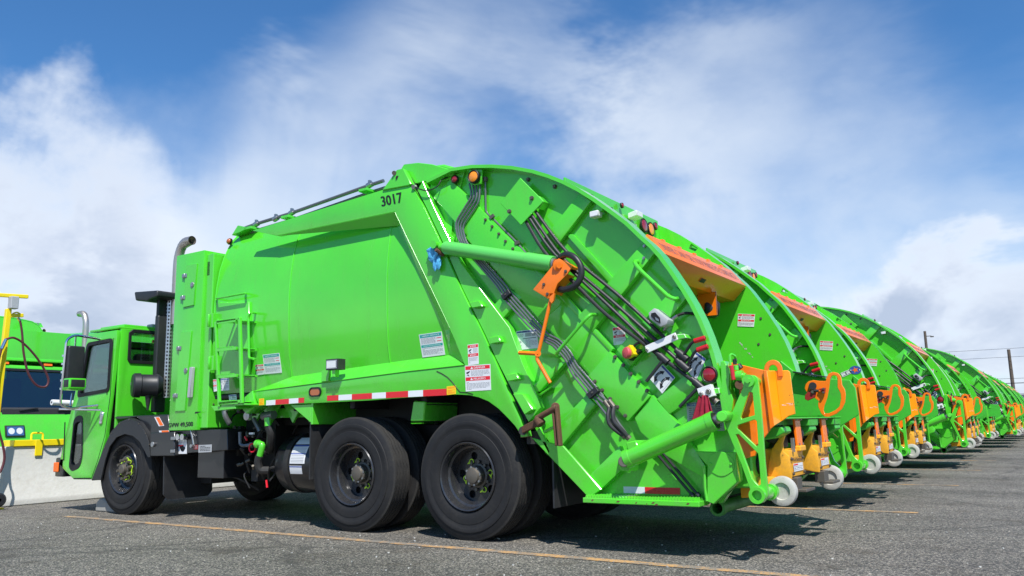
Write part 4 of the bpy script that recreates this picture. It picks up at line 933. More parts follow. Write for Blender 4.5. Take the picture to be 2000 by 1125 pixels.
# air tank with straps
TX0, TX1 = -6.74, -5.95; TZ = .60; TYc = .50
mb = MB('black_paint'); mb.lathe((TX0,TYc,TZ),(1,0,0),[(0,.001),(.02,.20),(.05,.27),(.10,.30),(TX1-TX0-.10,.30),(TX1-TX0-.05,.27),(TX1-TX0,.001)],36); tank = part('storage_tank', mb, truck, smooth=50)
for x in (-6.52,-6.12):
    mb = MB('chassis'); mb.lathe((x,TYc,TZ),(1,0,0),[(0,.300),(0,.309),(.07,.309),(.07,.300)],36); part('tank_strap', mb, tank)
mb = MB('sticker_white')
for x0, x1, a0, a1 in ((-6.43,-6.25,100,150),(-6.44,-6.25,152,182),(-6.42,-6.27,185,200)):
    pass
def on_tank(x0, x1, a0, a1, m, r=.303, n=6):
    v = []
    for i in range(n+1):
        a = math.radians(a0+(a1-a0)*i/n); v += [(x0, TYc+r*math.cos(a), TZ+r*math.sin(a)), (x1, TYc+r*math.cos(a), TZ+r*math.sin(a))]
    mb.mat(m).add(v, [(2*i,2*i+1,2*i+3,2*i+2) for i in range(n)])
on_tank(-6.42,-6.22,118,138,'sticker_white'); on_tank(-6.42,-6.20,140,178,'sticker_white'); on_tank(-6.42,-6.24,182,198,'sticker_white'); on_tank(-6.42,-6.20,140,143,'sticker_blue',.304); on_tank(-6.42,-6.20,158,160,'sticker_blue',.304); on_tank(-6.42,-6.24,183,185,'sticker_blue',.304)
for a in range(144,157,3): on_tank(-6.41,-6.22,a,a+1,'sticker_grey',.304,1)
for a in range(162,177,3): on_tank(-6.41,-6.22,a,a+1,'sticker_grey',.304,1)
part('tank_label', mb, tank)
# splash board ahead of the rear wheels
bx = -5.93
mb = MB('mud_flap'); mb.slab([(bx-.02,.03,.47),(bx-.02,.62,.47),(bx-.02,.62,1.02),(bx-.02,.03,1.02)], .015); sbd = part('splash_board', mb, truck)
mb = MB('green_paint'); mb.slab([(bx,.02,1.0),(bx,.66,1.0),(bx,.66,1.22),(bx,.02,1.22)], .03); mb.prism([(bx-.3,1.2),(bx,1.2),(bx,1.02)], .02, .05); part('splash_board_bracket', mb, sbd, bevel=.004)
mb = MB('green_paint')
for x in (-7.2,-6.95,-6.6,-6.35): mb.prism([(x,1.22),(x+.30,1.22),(x+.15,1.02)] , .25, .28)
mb.box(-7.3,-6.0,.3,.36,1.08,1.18); part('floor_gussets', mb, truck, bevel=.004)
# mud flap behind the rear wheels
for y0 in (.04, W-.66):
    mb = MB('mud_flap'); mb.box(-3.18,-3.165,y0,y0+.62,.30,.80); part('mud_flap', mb, truck)

# ---------------------------------------------------------------- tailgate
ORG = Vector(ROOT_AT)
arc_pts = [(-4.432,3.215), (-4.143,3.277), (-3.912,3.261), (-3.688,3.221), (-3.473,3.165), (-3.266,3.092), (-3.116,3.023), (-2.970,2.943), (-2.829,2.851), (-2.692,2.746), (-2.560,2.634), (-2.410,2.502), (-2.298,2.379), (-2.214,2.291), (-2.143,2.202), (-2.060,2.073), (-1.982,1.940), (-1.914,1.815), (-1.856,1.685), (-1.813,1.562), (-1.779,1.441), (-1.753,1.315), (-1.737,1.213)]
low_pts = [(-1.724,1.122), (-1.715,1.033), (-1.702,0.890), (-1.683,0.749), (-1.676,0.575), (-1.820,0.381), (-2.837,0.372), (-3.331,0.920), (-3.706,1.515), (-4.001,2.125), (-4.529,3.130)]
outline = arc_pts+low_pts
def yy(y, s): return y if s > 0 else W-y
def both(fn):
    for s in (1, -1): fn(s)
for s in (1, -1):
    a, b = sorted((yy(.104,s), yy(.155,s)))
    mb = MB('green_paint')
    light_hole = [(-2.75,2.70),(-2.72,2.75),(-2.65,2.69),(-2.68,2.66)]
    mb.plate(outline, [] if s > 0 else [light_hole], a, b)
    tg = part('tailgate_side', mb, truck, smooth=30)
    if s > 0: TG = tg
    else: TGF = tg
    mb = MB('green_paint'); a, b = sorted((yy(.0,s), yy(.104,s))); mb.strip(arc_pts+low_pts[:3], a, b, .030)
    part('arc_rim', mb, tg, smooth=25)
    # lower edge flanges, seam flange, step
    mb = MB('green_paint'); a, b = sorted((yy(.0,s), yy(.104,s)))
    mb.prism([(-3.343,0.850), (-3.051,0.786), (-2.724,0.459), (-2.835,0.390)], *sorted((yy(.0,s), yy(.03,s)))); mb.box(-3.4,-2.9,*sorted((yy(.03,s), yy(.104,s))),.4,.41) if 0 else None
    part('lower_flange', mb, tg, bevel=.006)
    mb = MB('green_paint'); mb.prism([(-4.554,3.148), (-4.492,3.225), (-4.362,2.957), (-4.055,2.388), (-3.549,1.766), (-3.427,1.455), (-3.298,1.203), (-3.263,1.089), (-3.382,0.979), (-3.412,1.028), (-3.693,1.515), (-3.795,1.717), (-4.040,2.156), (-4.253,2.598), (-4.442,2.953)], *sorted((yy(.022,s), yy(.104,s))))
    part('front_flange', mb, tg, bevel=.0025)
    mb = MB('green_paint'); mb.prism([(-1.960,0.745), (-1.661,0.738), (-1.662,0.538), (-1.841,0.381), (-1.892,0.396), (-1.874,0.644)], *sorted((yy(-.012,s), yy(.104,s))))
    hb = part('hopper_corner_box', mb, tg, bevel=.006)
    mb = MB('green_paint'); mb.prism([(-1.736,1.370), (-1.709,1.378), (-1.666,1.302), (-1.685,1.181), (-1.660,1.104), (-1.679,1.008), (-1.719,1.023), (-1.740,1.209)], *sorted((yy(.002,s), yy(.104,s)))); part('rear_post', mb, tg, bevel=.005)
    # ear that reaches back beside the hopper
    mb = MB('green_worn'); mb.prism([(-1.9,1.50),(-1.76,1.37),(-1.58,1.33),(-1.56,1.0),(-1.62,.84),(-1.75,.62),(-1.9,.5)] if s > 0 else [(-1.9,1.50),(-1.76,1.37),(-1.49,1.31),(-1.30,1.29),(-1.26,1.22),(-1.25,.98),(-1.40,.89),(-1.75,.62),(-1.9,.5)], *sorted((yy(.158,s), yy(.19,s)))); part('hopper_ear', mb, tg, bevel=.004)
mb = MB('black_paint'); mb.prism([(-1.77,1.375),(-1.49,1.315),(-1.49,1.33),(-1.77,1.39)], W-.28, W-.0); part('worn_sill_edge', mb, TGF, bevel=.004)
# --- near side details
mb = MB('seal_black'); mb.prism([(-4.713,3.317), (-4.622,3.157), (-4.501,2.968), (-4.311,2.611), (-4.089,2.165), (-3.844,1.723), (-3.743,1.520), (-3.490,1.005), (-3.455,0.853), (-3.415,0.858), (-3.415,1.028), (-3.698,1.517), (-3.800,1.719), (-4.045,2.160), (-4.258,2.603), (-4.448,2.959), (-4.564,3.155), (-4.656,3.297)], .045, .10); part('tailgate_seal', mb, TG)
def rib(poly, y=.04, name='rib', bev=.010, y1=.104, m='green_paint'):
    mb = MB(m); mb.prism(poly, y, y1); return part(name, mb, TG, bevel=bev, seg=2)
rib([(-4.393,3.058), (-4.194,3.196), (-3.368,2.370), (-2.624,1.506), (-2.817,1.325)], 0.055, 'diagonal_beam')
rib([(-4.019,2.619), (-3.825,2.789), (-3.368,2.370), (-3.009,1.948), (-3.249,1.797)], 0.049, 'cover_plate', .003, .06)
rib([(-2.624,1.506), (-2.301,1.149), (-2.495,0.966), (-2.820,1.325)], 0.029, 'access_cover', .004)
rib([(-2.451,0.991), (-2.294,1.159), (-2.084,0.925), (-1.911,0.639), (-1.907,0.542), (-2.056,0.624), (-2.206,0.709), (-2.406,0.886)], 0.052, 'diagonal_beam')
rib([(-2.844,2.831), (-2.746,2.737), (-3.153,2.341), (-3.322,2.387)], 0.049)
rib([(-2.288,2.342), (-2.194,2.251), (-2.778,1.668), (-2.905,1.799)], 0.039)
rib([(-2.062,1.963), (-1.978,1.864), (-2.459,1.383), (-2.576,1.517)], 0.052)
rib([(-1.941,1.354), (-1.827,1.407), (-1.777,1.234), (-2.167,1.010), (-2.262,1.127)], 0.052)
rib([(-3.793,1.929), (-3.557,2.105), (-3.433,2.017), (-3.690,1.806)], 0.046)
rib([(-3.405,1.228), (-3.085,1.445), (-3.010,1.457), (-3.282,1.219)], 0.036)
rib([(-3.092,0.976), (-2.847,1.179), (-2.767,1.098), (-3.080,0.790)], 0.036)
rib([(-2.856,0.546), (-2.569,0.785), (-2.526,0.633), (-2.743,0.457)], 0.026)
rib([(-3.008,2.506), (-2.939,2.496), (-2.576,2.074), (-2.625,2.047)], 0.078, 'stiffener', .004)
rib([(-3.370,2.307), (-3.280,2.295), (-2.600,1.526), (-2.624,1.502)], 0.046, 'stiffener', .004)
mb = MB('green_paint'); mb.slab([(-3.437,0.104,1.157), (-3.193,0.104,1.249), (-3.146,0.013,1.258), (-3.267,0.033,1.194)], .008); part('gusset', mb, TG)
mb = MB('green_paint'); mb.prism([(-3.339,0.978), (-3.272,0.961), (-3.171,0.739), (-3.186,0.724)], .0, .03); mb.prism([(-3.222,0.901), (-3.068,0.966), (-3.065,0.942), (-3.200,0.885)], -.03, .02); part('gusset', mb, TG, bevel=.004)
for q in ([(-3.728,1.693), (-3.628,1.702), (-3.605,1.646), (-3.708,1.637)], [(-3.555,1.370), (-3.458,1.381), (-3.432,1.326), (-3.536,1.314)], [(-3.495,1.210), (-3.400,1.207), (-3.303,1.077), (-3.386,1.036)], [(-3.934,2.016), (-3.826,2.021), (-3.788,1.967), (-3.901,1.962)]):
    mb = MB('green_paint'); mb.prism(q, -.03, .04); part('flange_lug', mb, TG, bevel=.005)
# plate over pipe ends with bolts
mb = MB('green_paint'); mb.prism([(-3.394,3.045), (-3.164,2.796), (-3.396,2.627), (-3.606,2.855)], .0, .012); mb.prism([(-3.215,2.855), (-3.166,2.799), (-3.218,2.740), (-3.271,2.772)], .012, .104); part('pipe_cover', mb, TG, bevel=.004)
mb = MB('dull_metal')
for q in ((-3.278,0.000,2.842), (-3.508,0.000,2.764), (-3.373,0.104,3.048), (-3.110,0.104,2.937)): mb.bolt(q, NY, .019, .028)
for q in ((-3.795,0.049,2.747), (-3.725,0.049,2.674), (-3.655,0.049,2.598), (-3.587,0.049,2.522), (-3.513,0.049,2.446), (-3.771,0.055,2.349), (-3.701,0.055,2.271), (-3.631,0.055,2.195)): mb.bolt(q, NY, .013, .022)
for q in ((-2.576,0.029,1.459), (-2.509,0.029,1.392), (-2.450,0.029,1.323), (-2.387,0.029,1.258), (-2.322,0.029,1.190), (-2.760,0.029,1.278), (-2.698,0.029,1.209), (-2.633,0.029,1.140), (-2.574,0.029,1.075), (-2.511,0.029,1.008)): mb.bolt(q, NY, .015, .024)
part('bolts', mb, TG, kind='stuff')
mb = MB('green_paint'); mb.prism([(-2.330,2.288), (-2.304,2.322), (-2.263,2.293), (-2.262,2.247), (-2.291,2.196), (-2.343,2.215)], .050, .062); mb.mat('steel').bolt((-2.290,0.033,2.297), NY, .012, .018); mb.bolt((-2.298,0.033,2.203), NY, .012, .018); part('cover_plate', mb, TG)
mb = MB('green_paint'); c = (-1.771,0.658); mb.prism([(c[0]+.085*math.cos(t)*(1 if abs(math.cos(t))<.8 else 1.15), c[1]+.085*math.sin(t)) for t in [2*math.pi*i/20 for i in range(20)]], -.018, -.012)
for dx in (-.075,.075): mb.bolt((c[0]+dx,-.018,c[1]), NY, .012, .014)
part('cover_plate', mb, TG, bevel=.002)
mb = MB('green_paint'); mb.tube(P3([(-1.893,0.644), (-1.897,0.492), (-1.888,0.402)], -.015), .010, 6); part('weld_seam', mb, TG)
# step with serrated tread
mb = MB('green_paint'); z0 = (-2.405,0.366)[1]; z1 = (-2.403,0.404)[1]; xa = (-2.836,0.378)[0]; xb = (-1.914,0.394)[0]
mb.box(xa,xb,-.10,.104,z0,z1); step = part('rear_step', mb, truck, bevel=.005)
mb = MB('green_paint')
for r_ in range(3):
    for i in range(38):
        u = xa+.02+(xb-xa-.05)*i/38; y = -.095+.08*r_; mb.add([(u,y,z1),(u+.018,y,z1),(u+.009,y,z1+.020),(u,y+.05,z1),(u+.018,y+.05,z1),(u+.009,y+.05,z1+.020)],[(0,1,2),(5,4,3),(0,2,5,3),(1,4,5,2)])
part('tread_teeth', mb, step, kind='stuff')
mb = MB('rust'); rr = random.Random(5)
for i in range(7):
    u = rr.uniform(xa+.05, xb-.05); w_ = rr.uniform(.008,.035); za = rr.uniform(z0,z1-.02); mb.prism([(u,za),(u+w_*.6,za-.002),(u+w_,za+.008),(u+w_*.5,za+.012)],-.1012,-.10)
part('chipped_paint', mb, step, kind='stuff')
x0, x1, x2 = (-2.588,0.466)[0], (-2.412,0.470)[0], (-2.133,0.477)[0]; zt = (-2.366,0.477)[1]; zb = (-2.368,0.429)[1]
for a, b, m in ((x0,x1,'tape_white'),(x1,x2,'tape_red')):
    mb = MB(m); mb.slab([(a,.103,zb),(b,.103,zb),(b,.103,zt),(a,.103,zt)], .003, NY); part('reflective_tape', mb, TG, label='red reflective tape' if m == 'tape_red' else 'white reflective tape')
# lamps
def lamp(name, c, r, m, parent, ax=NY, d=.03):
    mb = MB('seal_black'); c = Vector(c); ax = Vector(ax).normalized(); mb.lathe(c,ax,[(0,r*1.22),(d,r*1.22),(d+.006,r*1.1),(d,r)],28); o = part(name, mb, parent, smooth=40)
    mb = MB(m); mb.dome(c+ax*d*.7, ax, r*1.02, .018, 28); part('lens', mb, o); return o
mb = MB('green_paint'); mb.prism([(-3.959,3.237), (-3.810,3.208), (-3.828,3.078), (-3.909,3.081), (-3.961,3.128)], .03, .05); mb.cut(); mb.prism([(-4.408,3.206), (-4.045,3.251), (-4.110,3.073), (-4.203,3.203)], .08, .104); part('lamp_bracket', mb, TG, bevel=.004)
lamp('amber_lamp', (-3.883,0.019,3.145), .050, 'amber_lens', TG); lamp('red_lamp', (-4.127,0.052,3.178), .032, 'red_lens', TG, d=.018)
lamp('red_lamp', (-1.818,0.013,1.284), .050, 'red_lens', TG)
# pipes
blk = [[(-3.282,0.033,2.755), (-2.988,0.019,2.343), (-2.468,0.019,1.893), (-2.012,0.019,1.427)], [(-3.304,0.026,2.709), (-3.024,0.013,2.298), (-2.560,0.013,1.883), (-2.007,0.013,1.352)],
       [(-3.327,0.026,2.689), (-3.131,0.013,2.381), (-2.503,0.013,1.759), (-2.163,0.013,1.419)], [(-3.365,0.033,2.662), (-3.201,0.013,2.383), (-2.627,0.013,1.781), (-2.244,0.013,1.478), (-1.898,0.013,1.202)]]
for q in blk:
    mb = MB('black_plastic'); mb.tube(fillet(q,.2,4), .0145, 10); part('control_rod', mb, TG)
mb = MB('black_plastic')
for q in ((-2.016,0.013,1.427), (-2.011,0.007,1.352), (-2.165,0.007,1.414), (-1.905,0.007,1.210)):
    c = Vector(q); d = Vector((.6,0,-.55)).normalized(); mb.cyl(c-d*.045,c+d*.04,.030,14); mb.cyl(c-d*.075,c-d*.045,.022,12); mb.cut()
part('rod_end', mb, TG, smooth=40)
for a, b in (((-2.173,-0.010,1.400), (-2.299,-0.030,1.255)), ((-1.913,-0.010,1.189), (-2.049,-0.030,1.060))):
    mb = MB('black_plastic'); mb.cyl(a, b, .013, 10); part('lever', mb, TG)
for pts, h0, h1 in (([(-2.011,0.000,1.429), (-1.924,-0.030,1.525)], (-1.924,-0.030,1.525), (-1.823,-0.030,1.546)), ([(-1.985,0.000,1.354), (-1.907,-0.030,1.457)], (-1.907,-0.030,1.457), (-1.807,-0.030,1.485))):
    mb = MB('black_plastic'); mb.tube(fillet(pts+[h1], .03), .011, 8); o = part('lever', mb, TG); mb = MB('red_plastic'); a = Vector(h0); b = Vector(h1); mb.cyl(a+(b-a)*.15, b, .019, 12); part('red_grip', mb, o, bevel=.003)
# tubes that run down the seam side (upper run, middle kink, lower run)
tubes = [
 [(-3.981,0.065,3.115), (-3.933,0.039,2.987), (-4.124,0.039,2.772), (-4.093,0.033,2.611), (-3.665,0.033,2.125), (-3.601,0.033,2.015), (-3.399,0.033,1.798), (-3.232,0.033,1.641), (-3.184,0.033,1.612), (-3.125,0.033,1.581), (-3.002,0.019,1.454), (-2.961,0.013,1.355), (-2.819,0.013,1.184)],
 [(-3.942,0.065,3.108), (-3.905,0.039,2.972), (-4.100,0.039,2.756), (-4.066,0.033,2.599), (-3.640,0.033,2.130), (-3.574,0.033,2.028), (-3.355,0.033,1.794), (-3.201,0.033,1.644), (-3.135,0.033,1.616), (-3.100,0.033,1.592), (-2.984,0.019,1.473), (-2.949,0.013,1.380), (-2.790,0.013,1.200)],
 [(-3.903,0.065,3.101), (-3.877,0.039,2.953), (-4.073,0.039,2.740), (-4.036,0.033,2.586), (-3.613,0.033,2.130), (-3.548,0.033,2.041), (-3.320,0.033,1.791), (-3.195,0.033,1.659), (-3.105,0.033,1.621), (-3.064,0.033,1.587), (-2.977,0.019,1.498), (-2.934,0.013,1.399), (-2.773,0.013,1.217)],
 [(-3.861,0.065,3.093), (-3.854,0.039,2.922), (-4.047,0.039,2.723), (-4.004,0.033,2.572), (-3.585,0.033,2.136), (-3.522,0.033,2.054), (-3.277,0.033,1.787), (-3.176,0.033,1.679), (-3.075,0.033,1.632), (-3.029,0.033,1.585), (-2.953,0.019,1.507), (-2.918,0.013,1.424), (-2.744,0.013,1.235)]]
for q in tubes:
    mb = MB('grey_pipe'); mb.tube(fillet(q,.05,3), .0085, 8); part('hydraulic_pipe', mb, TG)
for q in (([(-2.819,0.013,1.184), (-2.767,0.007,1.152), (-2.525,0.000,0.858), (-2.488,0.000,0.828)]), ([(-2.790,0.013,1.200), (-2.744,0.007,1.159), (-2.628,-0.000,1.071)]), ([(-2.773,0.013,1.217), (-2.714,0.007,1.173), (-2.589,0.000,1.077)]), ([(-2.744,0.013,1.235), (-2.683,0.013,1.157), (-2.582,0.019,0.979), (-2.477,0.013,0.843)])):
    mb = MB('grey_pipe'); mb.tube(fillet(q,.04,3), .0085, 8); part('hydraulic_pipe', mb, TG)
for q in ([(-2.628,0.000,1.074), (-2.628,-0.030,1.010), (-2.613,-0.040,0.950), (-2.562,-0.030,0.897), (-2.504,0.000,0.851)], [(-2.589,0.000,1.077), (-2.586,-0.030,1.024), (-2.571,-0.040,0.964), (-2.528,-0.030,0.911), (-2.471,0.000,0.836)]):
    mb = MB('black_plastic'); mb.tube(curve(q,6), .017, 10); mb.mat('dull_metal').cyl(q[0], Vector(q[0])+Vector((-.04,0,.05)), .019, 10); mb.cyl(q[-1], Vector(q[-2])*.25+Vector(q[-1])*.75, .022, 8); part('hydraulic_hose', mb, TG)
for a, b in (((-3.604,0.019,2.022), (-3.530,0.019,2.073)), ((-2.798,-0.010,1.161), (-2.715,-0.010,1.219))):
    mb = MB('black_plastic'); mb.bar(a, b, .045, .045); c = (Vector(a)+Vector(b))/2; mb.mat('dull_metal').bolt(c+Vector((0,-.022,0)), NY, .010, .012); part('pipe_clamp', mb, TG, bevel=.006)
mb = MB('grey_pipe'); mb.tube(fillet([(-3.817,0.085,3.132), (-3.817,0.085,2.821), (-3.746,0.072,2.765), (-3.479,0.065,2.496), (-3.345,0.065,2.336)],.04), .009, 8); mb.mat('dull_metal').cyl((-3.816,0.085,3.148), (-3.817,0.085,3.111), .022, 8); mb.bar((-3.752,0.058,2.755), (-3.712,0.058,2.777), .03, .02); mb.bar((-3.493,0.052,2.488), (-3.452,0.052,2.498), .03, .02); part('hydraulic_pipe', mb, TG)
mb = MB('black_plastic'); mb.tube(curve([(-4.573,0.000,3.178), (-4.498,-0.010,3.139), (-4.400,-0.010,3.108), (-4.300,0.000,3.132), (-4.267,0.026,3.193), (-4.233,0.091,3.232)]), .006, 6); mb.mat('steel').cyl((-4.572,-0.020,3.170), (-4.573,0.013,3.181), .022, 8); part('electric_cable', mb, TG)
# black pipes showing under the lower ram
for a, b in (((-2.281,0.058,0.723), (-2.035,0.058,0.444)), ((-2.239,0.058,0.735), (-1.990,0.058,0.445))):
    mb = MB('black_plastic'); mb.cyl(a, b, .011, 8); mb.cyl(b, Vector(b)+Vector((.02,0,-.02)), .02, 8); part('hydraulic_pipe', mb, TG)
# lift ram on top, with orange bracket, rod and hose
mb = MB('pale_green'); a = Vector((-4.165,-0.045,2.529)); b = Vector((-3.063,-0.045,2.241)); d = (b-a).normalized(); mb.cyl(a, b, .062, 28); mb.cyl(b-d*.26, b+d*.0, .0665, 28); mb.cyl(a-d*.02, a+d*.03, .052, 20); mb.mat('green_paint').cyl(a-d*.07, a, .035, 14)
ram = part('hydraulic_ram', mb, TG, smooth=40, bevel=.003)
mb = MB('green_paint'); c = Vector((-4.269,0.000,2.563)); mb.cyl((c.x,-.10,c.z), (c.x,.06,c.z), .035, 16); mb.prism([(-4.354,2.624), (-4.228,2.589), (-4.214,2.534), (-4.323,2.562)], -.03, -.015); mb.mat('rust').cyl((c.x+.03,-.1,c.z-.05),(c.x+.05,-.02,c.z-.09),.018,8); part('ram_pin', mb, ram)
mb = MB('steel'); mb.cyl(b, b+d*.02, .05, 20); part('ram_gland', mb, ram)
mb = MB('orange_paint'); mb.prism([(-2.978,2.269), (-2.855,2.188), (-2.902,2.130), (-2.994,2.064), (-3.034,1.983), (-3.086,1.950), (-3.227,2.041)], -.105, -.09); mb.prism([(-2.987,2.272), (-2.864,2.191), (-2.878,2.171), (-3.001,2.252)], -.09, .05); mb.prism([(-2.911,2.134), (-3.002,2.067), (-3.043,1.986), (-3.064,2.003), (-3.019,2.080), (-2.929,2.143)], -.09, .05)
mb.cyl((-2.971,-0.112,2.209), (-3.043,0.013,2.237), .050, 20)
ob = part('lift_bracket', mb, TG, bevel=.005, seg=2)
mb = MB('dull_metal'); mb.bolt((-3.120,-0.107,2.071), NY, .013, .016); mb.bolt((-3.089,-0.107,1.989), NY, .013, .016); mb.bolt((-2.914,-0.107,2.154), NY, .013, .016); mb.mat('orange_paint').cyl((-2.963,-0.125,2.206), (-2.975,-0.105,2.210), .026, 6); part('bolts', mb, ob, kind='stuff')
mb = MB('orange_paint'); mb.prism([(-3.072,1.995), (-3.027,1.990), (-3.035,1.932), (-3.053,1.911), (-3.073,1.931)], -.105, -.085); mb.tube(fillet([(-3.074,-0.075,1.961), (-3.209,-0.075,1.522), (-3.228,-0.075,1.479), (-3.106,-0.075,1.279)],.04), .0155, 10); mb.tube([(-3.201,-0.080,1.517), (-3.393,-0.080,1.538)], .0165, 4); mb.cyl((-3.205,-0.090,1.519), (-3.227,-0.055,1.523), .026, 12)
part('prop_rod', mb, ob, smooth=40)
mb = MB('black_plastic'); mb.tube(curve([(-2.993,-0.050,2.284), (-2.904,-0.100,2.291), (-2.820,-0.120,2.250), (-2.769,-0.120,2.171), (-2.772,-0.120,2.091), (-2.828,-0.120,2.025), (-2.943,-0.080,2.013), (-3.053,-0.020,2.043)],6), .026, 12); mb.mat('dull_metal').cyl((-3.009,-0.030,2.286), (-2.904,-0.100,2.293), .022, 10); mb.mat('black_plastic').cyl((-3.354,0.065,2.329), (-3.224,0.065,2.177), .018, 8); part('hydraulic_hose', mb, TG)
# lower ram
mb = MB('green_paint'); a = Vector((-2.427,-0.140,0.695)); b = Vector((-1.749,-0.140,0.959)); d = (b-a).normalized(); mb.cyl(a, b, .066, 28); mb.cyl(b-d*.05, b+d*.0, .069, 28); mb.cyl(a-d*.01, a+d*.04, .069, 28)
mb.tube(fillet([(-2.329,-0.170,0.775), (-2.146,-0.170,0.852), (-1.856,-0.170,0.968), (-1.835,-0.104,0.995), (-1.786,-0.140,0.985)],.04), .011, 8)
ram2 = part('hydraulic_ram', mb, truck, smooth=40, bevel=.003)
mb = MB('steel'); mb.cyl(b, b+d*.05, .034, 16); mb.mat('seal_black').cyl(b-d*.0, b+d*.006, .058, 20); part('ram_gland', mb, ram2)
mb = MB('green_paint'); mb.prism([(-1.728,0.983), (-1.704,1.016), (-1.674,1.026), (-1.649,1.021), (-1.638,0.996), (-1.653,0.960), (-1.689,0.947), (-1.721,0.955)], -.19, -.07); mb.cyl((-1.678,-0.205,0.984), (-1.687,-0.180,0.984), .036, 18)
mb.cut(); mb.prism([(-2.518,0.675), (-2.493,0.716), (-2.436,0.716), (-2.422,0.630), (-2.434,0.598), (-2.498,0.606)], -.12, .04); 
mb.cut(); mb.prism([(-2.418,0.811), (-2.338,0.829), (-2.314,0.775), (-2.398,0.744)], -.18, .045); part('ram_lug', mb, ram2, bevel=.006)
mb = MB('dull_metal'); mb.cyl((-2.431,-0.200,0.679), (-2.545,0.033,0.667), .040, 18); part('ram_pin', mb, ram2, bevel=.004)
# handles
for q, r in (([(-2.355,0.039,2.186), (-2.352,-0.040,2.170), (-2.298,-0.060,2.100), (-2.075,-0.060,1.867), (-2.030,-0.050,1.846), (-2.047,0.052,1.867)], .0165), ([(-2.736,0.039,1.805), (-2.722,-0.080,1.792), (-2.753,-0.100,1.760), (-3.033,-0.100,1.502), (-3.078,0.039,1.495)], .0145)):
    mb = MB('green_paint'); mb.tube(fillet(q,.05,4), r, 10); part('grab_handle', mb, TG)
# emergency stop, work lamp, white arms, camera
mb = MB('yellow_paint'); c = Vector((-2.425,0.000,1.485)); mb.obox(c, (.75,-.3,.35), (0,1,0), (-.35,0,.75), .038,.045,.042); es = part('emergency_stop', mb, TG, bevel=.008, seg=2)
mb = MB('red_button'); c = Vector((-2.443,-0.050,1.478)); mb.lathe(c,(-.55,-1,.1),[(-.05,.022),(-.02,.022),(-.02,.042),(.0,.045),(.012,.04),(.018,.02),(.019,.001)],24); part('red_button', mb, es)
mb = MB('seal_black'); mb.tube(curve([(-2.430,0.013,1.511), (-2.390,0.013,1.543), (-2.347,0.019,1.555), (-2.317,0.033,1.544), (-2.295,0.065,1.519)]), .010, 8); mb.prism([(-2.419,1.454), (-2.371,1.507), (-2.357,1.485), (-2.436,1.421), (-2.458,1.443)], .0, .10); part('electric_cable', mb, es)
mb = MB('grey_box'); mb.prism([(-2.231,1.760), (-2.182,1.792), (-2.075,1.695), (-2.088,1.662), (-2.139,1.646), (-2.223,1.714)], -.09, .04); gb = part('control_box', mb, TG, bevel=.010, seg=2)
mb = MB('seal_black'); mb.prism([(-2.204,1.753), (-2.174,1.757), (-2.138,1.713), (-2.136,1.672), (-2.171,1.689), (-2.209,1.733)], -.095, -.088); mb.mat('steel').prism([(-2.175,1.723), (-2.147,1.703), (-2.146,1.687), (-2.169,1.699)], -.098, -.094); part('socket', mb, gb)
mb = MB('seal_black'); mb.tube(curve([(-2.133,0.000,1.674), (-2.101,0.013,1.704), (-2.057,0.033,1.732), (-1.999,0.052,1.749), (-1.932,0.078,1.741)],6), .011, 8)
mb.mat('steel'); 
for t in (((-2.164,0.033,1.634), (-2.102,0.013,1.682)), ((-2.089,0.019,1.706), (-2.047,0.019,1.730))): mb.cyl(t[0], t[1], .014, 8)
part('electric_cable', mb, TG)
mb = MB('white_paint'); mb.bar((-2.291,-0.020,1.493), (-2.044,-0.020,1.577), .056, .014); mb.mat('dull_metal').bolt((-2.281,-0.028,1.492), NY, .014, .018); mb.bolt((-2.059,-0.028,1.573), NY, .018, .022); mb.mat('green_paint').prism([(-2.043,1.588), (-1.987,1.589), (-1.970,1.558), (-2.035,1.552)], -.02, .104)
part('white_link_bar', mb, TG, bevel=.003)
mb = MB('white_paint'); mb.bar((-1.885,-0.040,1.143), (-1.781,-0.040,1.172), .085, .05); mb.mat('dull_metal').bolt((-1.864,-0.068,1.147), NY, .018, .016); mb.bolt((-1.809,-0.068,1.162), NY, .022, .02); mb.mat('dull_metal').cyl((-1.833,0.000,1.138), (-1.775,0.000,1.080), .028, 14); mb.mat('green_paint').prism([(-1.788,1.183), (-1.748,1.185), (-1.744,1.147), (-1.781,1.144)], -.03, .104)
part('white_bracket', mb, TG, bevel=.004)
mb = MB('white_paint'); c = Vector((-2.697,0.033,2.613)); mb.obox(c, (1,0,.05), (0,1,0), (0,0,1), .040,.04,.024); mb.mat('chassis').cyl(c+Vector((-.05,0,0)), c+Vector((-.035,0,0)), .024, 12); cmr = part('rear_camera', mb, TG, bevel=.008)
mb = MB('green_paint'); mb.prism([(-2.689,2.722), (-2.621,2.662), (-2.648,2.631), (-2.705,2.652)], .035, .102); part('camera_bracket', mb, cmr, bevel=.003)
# round hole through the side near the sign, painted hopper behind
mb = MB('seal_black'); 
